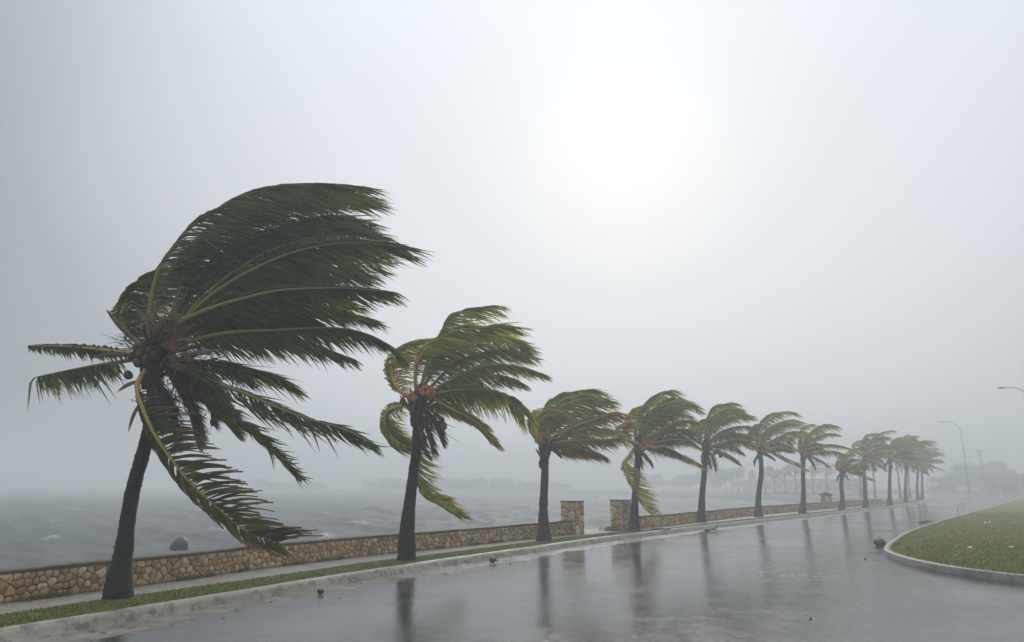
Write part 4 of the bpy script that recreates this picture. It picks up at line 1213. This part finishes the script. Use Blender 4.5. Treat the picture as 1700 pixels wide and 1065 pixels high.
rt = np.random.default_rng(77)
leafy_tree('broad_tree', 'wide rounded grey-green tree behind the junction, beside the utility poles', (ground(1606, 814.8, -.1)), 8.6, 14.5, rt, 'crown_dark', 7000, .36, 'broad trees beyond the road', .28, 16, .0)
leafy_tree('broad_tree', 'dark tree rising behind the pink house roof', (ground(1690, 815.5, -.1) + np.array((2, 8, 0))), 9.6, 9.5, rt, 'crown_dark', 3600, .34, 'broad trees beyond the road', .25, 12, .1)
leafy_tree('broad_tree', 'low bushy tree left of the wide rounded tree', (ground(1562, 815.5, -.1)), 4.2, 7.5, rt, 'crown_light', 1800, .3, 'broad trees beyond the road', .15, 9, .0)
leafy_tree('broad_tree', 'small shrubby tree between the utility poles and the pink house', (ground(1648, 815, -.1)), 3.6, 5.0, rt, 'crown_dark', 1500, .3, 'broad trees beyond the road', .15, 9, .0)
FT = [(1082, 812.5, 6.0, 8), (1100, 812.8, 6.5, 9), (1122, 813, 6.2, 9), (1143, 813.5, 5.8, 8), (1163, 814, 7.0, 9), (1184, 814.5, 7.6, 9), (1216, 815, 6.8, 9)]
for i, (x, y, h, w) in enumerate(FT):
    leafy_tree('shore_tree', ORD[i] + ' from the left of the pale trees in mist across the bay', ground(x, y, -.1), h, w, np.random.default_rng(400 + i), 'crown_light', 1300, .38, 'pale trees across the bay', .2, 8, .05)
# the far-off wood on the opposite bank reads as one mass
Vs = []
rw = np.random.default_rng(9)
for k in range(44):
    x = (rw.uniform(-100, -46), rw.uniform(-14, 24), rw.uniform(-46, -14))[k % 3 if k % 9 else 2]; yb = 235 + (abs(x) * .30) + rw.uniform(0, 20)
    hh = rw.uniform(1.6, 4.4); ww = rw.uniform(3, 6); n = 260
    d = unit(rw.normal(0, 1, (n, 3))) * (rw.random((n, 1)) ** .4)
    P = np.array((x, yb, hh * .5)) + d * np.array((ww, ww, hh * .5))
    u = unit(rw.normal(0, 1, (n, 3))); v = unit(np.cross(u, rw.normal(0, 1, (n, 3)))); s_ = .5 * rw.uniform(.5, 1.2, (n, 1))
    Vs.append(np.stack([P + u * s_, P + v * s_ * .5, P - u * s_, P - v * s_ * .5], 1).reshape(-1, 3))
V = np.vstack(Vs)
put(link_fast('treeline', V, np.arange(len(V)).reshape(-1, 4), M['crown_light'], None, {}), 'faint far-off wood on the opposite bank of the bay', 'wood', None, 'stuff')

# ------------------------------------------------------------------ far buildings
def house(name, label, c, ang, W, D, Hh, wall_m, roof_m, openings, roof='flat', group=None):
    """openings: (x along the front, z, width, height, kind)"""
    root = empty(name, tuple(c)); put(root, label, 'house', group)
    ca, sa_ = math.cos(ang), math.sin(ang)
    ex = np.array((ca, sa_, 0.0)); ey = np.array((-sa_, ca, 0.0)); c = np.asarray(c, float)
    ax = np.array((ex, ey, (0, 0, 1.0)))
    def P(x, y, z): return c + ex * x + ey * y + np.array((0, 0, z))
    b = MB(); b.box(P(0, D / 2, Hh / 2 - .2), (W, D, Hh + .4), ax); b.build('wall', wall_m, root)
    if roof == 'flat':
        b = MB(); b.box(P(0, D / 2, Hh + .135), (W + .7, D + .7, .26), ax, .03); b.build('roof', roof_m, root)
    else:
        b = MB(); r_h = 1.15
        V = [P(-W / 2 - .4, -.5, Hh + .005), P(W / 2 + .4, -.5, Hh + .005), P(W / 2 + .4, D + .5, Hh + .005), P(-W / 2 - .4, D + .5, Hh + .005), P(-W / 2 - .4, D / 2, Hh + r_h), P(W / 2 + .4, D / 2, Hh + r_h)]
        b.add(V, [(0, 1, 5, 4), (2, 3, 4, 5), (1, 2, 5), (3, 0, 4), (3, 2, 1, 0)]); ro = b.build('roof', roof_m, root)
        rows = 7
        for k in range(rows):                                   # courses of tiles
            f = k / rows
            q = MB(); q.box(P(0, -.5 + f * (D / 2 + .5) + .28, Hh + .05 + f * r_h + .06), (W + .8, .5, .07), ax); q.build('tile_course', roof_m, ro)
    for (x, z, w, h, kind) in openings:
        b = MB(); b.box(P(x, -.03, z + h / 2), (w + .16, .08, h + .16), ax); fr = b.build({'window': 'window', 'door': 'door', 'garage': 'garage_opening', 'pier': 'pillar'}[kind], M['red_paint'] if kind == 'pier' else M['grey_trim'], root)
        if kind != 'pier':
            b = MB(); b.box(P(x, -.075, z + h / 2), (w, .03, h), ax); b.build('pane' if kind == 'window' else 'panel', M['glass'] if kind == 'window' else M['dark'], fr)
    return root
b = ground(1408, 820.0, -.15)
house('low_building', 'long low white building with teal roof behind the misty palms', b + np.array((6, 30, 0)), -.25, 13, 6, 2.9, M['plaster_white'], M['roof_teal'], [(-3.2, .9, 1.2, 1.1, 'window'), (-1, .9, 1.2, 1.1, 'window'), (1.2, .9, 1.2, 1.1, 'window'), (3.2, 0, 1.1, 2.0, 'door')], 'flat', 'far buildings')
b = ground(1466, 820.0, -.15)
house('low_building', 'small cream building between the ninth and tenth palms of the row', b + np.array((5, 22, 0)), -.3, 6.0, 5, 2.9, M['plaster_cream'], M['roof_teal'], [(-1.2, .9, 1.1, 1.1, 'window'), (1.2, 0, 1.0, 2.0, 'door')], 'flat', 'far buildings')
b = ground(1345, 819.0, -.15)
house('low_building', 'pale misty building behind the palms of the far shore', b + np.array((10, 48, 0)), -.2, 15, 7, 3.0, M['plaster_white'], M['roof_teal'], [(-4, .9, 1.3, 1.1, 'window'), (-1.4, .9, 1.3, 1.1, 'window'), (1.4, .9, 1.3, 1.1, 'window'), (4, 0, 1.1, 2.0, 'door')], 'flat', 'far buildings')
b = ground(1684, 818, -.1)
house('roadside_house', 'pink house with clay tile roof and dark garage at the far right', b + np.array((0, 2, 0)), -.45, 8.5, 7, 3.0, M['plaster_pink'], M['roof_tile'], [(0.6, 0, 3.4, 2.4, 'garage'), (-3.3, 0, .25, 2.9, 'pier'), (-2.3, .9, 1.0, 1.2, 'window'), (3.4, .9, 1.0, 1.2, 'window')], 'gable', None)

# ------------------------------------------------------------------ street lamps and utility poles
def street_lamp(base, h, arm, label):
    root = empty('street_lamp', tuple(base)); put(root, label, 'street lamp', 'street lamps along the grass island')
    base = np.asarray(base, float)
    b = MB(); b.tube([base, base + np.array((0, 0, h * .5)), base + np.array((0, 0, h * .86))], [.11, .09, .07], 10); b.build('post', M['metal'], root, True)
    b = MB(); b.tube([base, base + np.array((0, 0, .5))], [.17, .16], 10); b.build('base_sleeve', M['metal'], root, True)
    P = [base + np.array((0, 0, h * .85)), base + np.array((-.08 * arm, 0, h * .92)), base + np.array((-.42 * arm, 0, h * .985)), base + np.array((-.8 * arm, 0, h)), base + np.array((-arm, 0, h * .995))]
    b = MB(); b.tube(catmull(np.array(P), 18), np.linspace(.065, .04, 18), 8); b.build('arm', M['metal'], root, True)
    e = P[-1]
    b = MB(); n = 10; V = []; F_ = []
    for i, (x, w, t, d) in enumerate([(.08, .05, .05, .03), (-.1, .12, .10, .07), (-.45, .17, .11, .09), (-.8, .15, .08, .08), (-1.0, .06, .03, .04)]):
        for k in range(n):
            a = 2 * math.pi * k / n
            V.append(e + np.array((x, math.cos(a) * w, (math.sin(a) * (t if math.sin(a) > 0 else d)) - x * .03)))
    for i in range(4):
        for k in range(n): F_.append((i * n + k, i * n + (k + 1) % n, (i + 1) * n + (k + 1) % n, (i + 1) * n + k))
    F_ += [tuple(range(n)), tuple(4 * n + k for k in range(n))]
    b.add(V, F_); hd = b.build('lamp_head', M['metal'], root, True)
    b = MB(); b.ball(e + np.array((-.5, 0, -.07)), (.34, .12, .07), 10, 6); b.build('lens', M['lens'], hd, True)
    return root
street_lamp((59.9, 80.0, 0.05), 12.6, 2.6, 'tall curved street lamp cut by the picture edge, nearer of the two')
street_lamp((80.2, 125.0, 0.05), 12.6, 2.7, 'tall curved street lamp behind the last palms, farther of the two')

def utility_pole(base, h, lean, label, arms=1):
    root = empty('utility_pole', tuple(base)); put(root, label, 'utility pole', 'utility poles near the pink house')
    base = np.asarray(base, float); top = base + np.array((lean, 0, h))
    b = MB(); b.tube(np.array([base + (top - base) * t for t in (0, .5, 1)]), [.13, .115, .09], 9); b.build('pole', M['pole_wood'], root, True)
    for k in range(arms):
        c = base + (top - base) * (.97 - .09 * k)
        b = MB(); b.box(c + np.array((0, -.18, 0)), (2.0 - .5 * k, .12, .14)); ar = b.build('crossarm', M['pole_wood'], root)
        for x in (-.85, -.3, .3, .85):
            q = MB(); q.ball(c + np.array((x * (1 - .25 * k), -.18, .15)), (.06, .06, .12), 7, 5); q.build('insulator', M['grey_trim'], ar, True)
    return root
utility_pole(ground(1637, 816.5, -.1), 10.6, -.45, 'straight utility pole with crossarms beside the wide rounded tree', 2)
utility_pole(ground(1644, 816.5, -.1), 8.4, -.9, 'leaning bare utility pole right next to the straight one', 0)
utility_pole(ground(1688, 816, -.1) + np.array((0, 12, 0)), 11.2, 0, 'utility pole with crossarm rising behind the pink house', 1)

# ------------------------------------------------------------------ small things
def lump(name, label, cat, c, r, m, seed, noise=.12, group=None, nu=14, nv=10):
    rng = np.random.default_rng(seed)
    b = MB(); b.ball((0, 0, 0), r, nu, nv, noise=noise, rng=rng)
    W_ = np.array(b.V); a_ = np.arctan2(W_[:, 1], W_[:, 0]); k_ = W_[:, 2] / np.asarray(r)[2]
    W_ *= (1 + .10 * np.sin(2 * a_ + seed) * (1 - k_ ** 2) + .09 * np.sin(5 * a_ + 2 * k_ + seed) * (1 - k_ ** 2))[:, None]
    W_[:, 0] += .16 * W_[:, 2]
    b.V = [tuple(v) for v in W_ + np.asarray(c)]
    o = b.build(name, m, None, True)
    return put(o, label, cat, group)
rk = ground(297, 911, Z_SEA)
lump('sea_boulder', 'dark rounded boulder standing in the sea behind the wall', 'boulder', rk + np.array((0, 0, .05)), (.31, .34, .36), M['rock'], 3, .02)
lump('float_buoy', 'tiny white float on the water beyond the gate gap', 'buoy', ground(988, 825, Z_SEA) + np.array((0, 0, .25)), (.32, .32, .3), M['white'], 4, .03)
lump('white_object', 'low white object at the far edge of the junction', 'stone', ground(1595, 817, -.1) + np.array((0, 0, .2)), (.5, .3, .28), M['white'], 5, .05)  # plain white lump for a small unidentified object

def husk(px, py, z, r, label, seed):
    rng = np.random.default_rng(seed)
    c = ground(px, py, z)
    root = empty('fallen_coconut', tuple(c)); put(root, label, 'coconut', 'coconuts washed onto the road')
    b = MB(); b.ball(c + np.array((0, 0, r * .72)), (r * 1.2, r, r * .82), 14, 10, noise=.05, rng=rng); b.build('husk', M['fallen'], root, True)
    if r > .06:
        b = MB(); b.tube(catmull(np.array([c + np.array((r * .9, 0, r * .5)), c + np.array((r * 1.5, .02, r * .35)), c + np.array((r * 2.1, 0, r * .12))]), 6), [.014, .014, .012, .011, .009, .006], 6); b.build('stalk', M['rib_dead'], root, True)
husk(532, 985, Z_ROAD + .01, .05, 'small brown coconut husk on the sandy gutter below the second palm', 1)
husk(818, 933, Z_ROAD + .01, .07, 'flat brown husk on the gutter between the second and third palms', 2)
husk(1461, 906, Z_ROAD, .14, 'large wet brown husk lying against the rounded nose of the island kerb', 3)
husk(847, 936, Z_ROAD + .005, .018, 'tiny dark husk on the road right of the flat brown one', 4)
husk(1437, 928, Z_ROAD, .025, 'tiny dark husk on the road in front of the island nose', 5)
husk(1346, 1028, Z_ROAD, .016, 'tiny dark nut on the open road in the lower part of the picture', 6)

def twig(px, py, z, parts, label, rad=.02, name='fallen_branch'):
    c = ground(px, py, z)
    root = empty(name, tuple(c)); put(root, label, 'branch', 'broken branches on the road')
    for k, P_ in enumerate(parts):
        Q = catmull(c + np.array(P_, float), 8)
        b = MB(); b.tube(Q, np.linspace(rad, rad * .35, 8) * (1 if k == 0 else .7), 6); b.build('stem' if k == 0 else 'side_shoot', M['fallen'], root, True)
twig(1184, 881, Z_ROAD + .01, [[(-.28, 0, .03), (-.05, 0, .05), (.1, 0, .12), (.22, 0, .28)], [(-.3, .1, .02), (-.1, 0, .06), (.05, -.05, .07)], [(-.05, 0, .05), (.0, .1, .10), (.08, .12, .08)], [(-.2, -.08, .03), (0, -.05, .05), (.2, -.1, .03)]], 'broken dark branch with one raised end on the gutter below the fifth palm', .045)
twig(1098, 880, .0, [[(-.35, 0, .03), (0, 0, .06), (.3, .05, .03)], [(-.1, .08, .04), (.1, .1, .05), (.38, .12, .03)]], 'reddish broken frond stalk lying on the verge right of the fourth palm', .04)
twig(1597, 852, Z_ROAD, [[(-.25, 0, .0), (-.2, 0, .45), (.05, 0, .62), (.3, 0, .5)], [(.05, 0, .62), (.2, .05, .4), (.28, 0, .15)]], 'thin arched twig standing at the island kerb, far along the road', .025)
twig(1540, 868, Z_ROAD, [[(-.4, 0, .03), (0, 0, .09), (.3, 0, .05)], [(-.2, .1, .03), (.1, .1, .06), (.4, .15, .03)]], 'short dark branch lying against the island kerb', .05)

def scrap(px, py, z, w, label, seed):
    rng = np.random.default_rng(seed)
    c = ground(px, py, z)
    V = []; n = 4
    for i in range(n + 1):
        for j in range(n + 1):
            V.append((c[0] + (i / n - .5) * w + rng.normal(0, w * .05), c[1] + (j / n - .5) * w * .8 + rng.normal(0, w * .05), c[2] + .03 + abs(rng.normal(0, w * .14))))
    F_ = [(i * (n + 1) + j, (i + 1) * (n + 1) + j, (i + 1) * (n + 1) + j + 1, i * (n + 1) + j + 1) for i in range(n) for j in range(n)]
    k = len(V); V += [(x, y, z_ - .006) for x, y, z_ in V[:k]]
    F_ += [tuple(reversed([q + k for q in f])) for f in list(F_)]
    put(link_mesh('litter_scrap', V, F_, M['white']), label, 'litter', 'white litter scraps on the grass island')
scrap(1679, 910, .10, .12, 'brightest white scrap on the brown grass near the picture edge', 1)
scrap(1612, 911, .10, .11, 'pale scrap on the brown patch of the island grass', 2)
scrap(1639, 869, .12, .22, 'white scrap on the green grass farther up the island', 3)

# ------------------------------------------------------------------ grass blades (uncountable)
def blades(name, pts, hgt, wid, rng, label, zfun):
    n = len(pts)
    z = zfun
    a = rng.uniform(0, 6.28, n); d = np.stack([np.cos(a), np.sin(a)], 1) * (wid * rng.uniform(.6, 1.4, n))[:, None]
    h = hgt * rng.uniform(.45, 1.25, n); lean = np.stack([rng.normal(.5, .35, n), rng.normal(0, .3, n)], 1) * h[:, None]
    V = np.zeros((n, 4, 3))
    V[:, 0, :2] = pts - d; V[:, 1, :2] = pts + d; V[:, 2, :2] = pts + lean * .55 + d * .55; V[:, 3, :2] = pts + lean
    V[:, 0, 2] = z - .005; V[:, 1, 2] = z - .005; V[:, 2, 2] = z + h * .65; V[:, 3, 2] = z + h * .92
    o = link_fast(name, V.reshape(-1, 3), np.arange(n * 4).reshape(-1, 4)[:, [0, 1, 2, 3]], M['blade'], None, {})
    return put(o, label, 'grass', None, 'stuff')
rg = np.random.default_rng(5)
# island grass
n = 150000
rad_ = 11.0 * (50 / 11.0) ** rg.random(n); az = rg.uniform(0.28, 0.72, n)
cand = np.stack([np.sin(az) * rad_, np.cos(az) * rad_], 1)
keep_p = []; keep_z = []
for a0 in range(0, n, 10000):
    c_ = cand[a0:a0 + 10000]
    dd = np.linalg.norm(c_[:, None, :] - isl[None, :, :], axis=2); k_ = dd.argmin(1)
    ins = np.einsum('ij,ij->i', c_ - isl[k_], ni[k_]) < -0.15
    keep_p.append(c_[ins]); keep_z.append(0.004 + .16 * (1 - np.exp(-(dd.min(1)[ins] - .13) / 3.5)))
pts = np.vstack(keep_p)
blades('island_grass', pts, .045, .006, rg, 'short wet grass covering the kerbed island', np.concatenate(keep_z))
# verge grass
n = 90000
q = rg.random(n) ** 1.8 * (len(kin) - 2); i = q.astype(int); fr = (q - i)[:, None]; k = rg.random(n)[:, None] * 1.04 - .02
a_ = kin[i] * (1 - fr) + kin[i + 1] * fr; b_ = grass_back[i] * (1 - fr) + grass_back[i + 1] * fr
blades('verge_grass', a_ * (1 - k) + b_ * k, .024, .0045, rg, 'short grass of the verge between kerb and footpath', np.full(n, .002))
# weeds along the wall foot and beside the gate
n = 5200
f_, Lw = line_map(wall_line)
s_ = rg.random(n) ** 1.5 * Lw
clump = (np.sin(s_ * 2.1) + np.sin(s_ * 5.3 + 1) > .2)
s_ = s_[clump]
pts = np.array([f_(s, 0, .05 + abs(rg.normal(0, .035)))[:2] for s in s_])
blades('wall_foot_weeds', pts, .085, .006, rg, 'dark weeds growing along the foot of the near wall', np.full(len(pts), -.006))
pts = np.array(ground(1013, 880, 0))[:2] + rg.normal(0, .16, (140, 2))
o = blades('gate_weeds', pts, .17, .012, rg, 'low green weed clump at the foot of the second gate pillar', np.full(140, -.01))

# wind-torn bits of leaf lying in the gutter and on the verge
n = 900
q = rg.random(n) ** 1.3 * 200; i = q.astype(int); off = np.abs(rg.normal(.12, .35, n)); off[off > 1.6] = .2
pp_ = kerb_foot[i] + nk[i] * off[:, None] + rg.normal(0, .05, (n, 2))
a = rg.uniform(0, 6.28, n); l_ = rg.uniform(.01, .055, n); w_ = rg.uniform(.004, .012, n)
u_ = np.stack([np.cos(a), np.sin(a)], 1); v_ = np.stack([-u_[:, 1], u_[:, 0]], 1)
V = np.zeros((n, 4, 3)); zz = Z_ROAD + .006
for k, (cu, cv) in enumerate(((-1, -1), (1, -1), (1, 1), (-1, 1))):
    V[:, k, :2] = pp_ + u_ * (cu * l_)[:, None] + v_ * (cv * w_)[:, None]
    V[:, k, 2] = zz + np.abs(rg.normal(0, .006, n))
put(link_fast('gutter_debris', V.reshape(-1, 3), np.arange(n * 4).reshape(-1, 4), M['fallen'], None, {}), 'torn brown leaf bits scattered along the gutter', 'debris', None, 'stuff')

# ------------------------------------------------------------------ rain haze: one closed box of even air round everything
hb = MB(); hb.box((0, 0, 6.6), (1120, 1120, 19.0))
hz_m = bpy.data.materials.new('rain_haze'); hz_m.use_nodes = True
t = hz_m.node_tree; t.nodes.clear()
ho = t.nodes.new('ShaderNodeOutputMaterial'); pv = t.nodes.new('ShaderNodeVolumePrincipled')
pv.inputs['Color'].default_value = (0.945, 0.965, 0.985, 1)
pv.inputs['Density'].default_value = 0.0078
pv.inputs['Anisotropy'].default_value = 0.3
t.links.new(pv.outputs[0], ho.inputs['Volume'])
put(hb.build('haze', hz_m), 'grey rain haze filling the air over the bay and road', None, None, 'stuff')
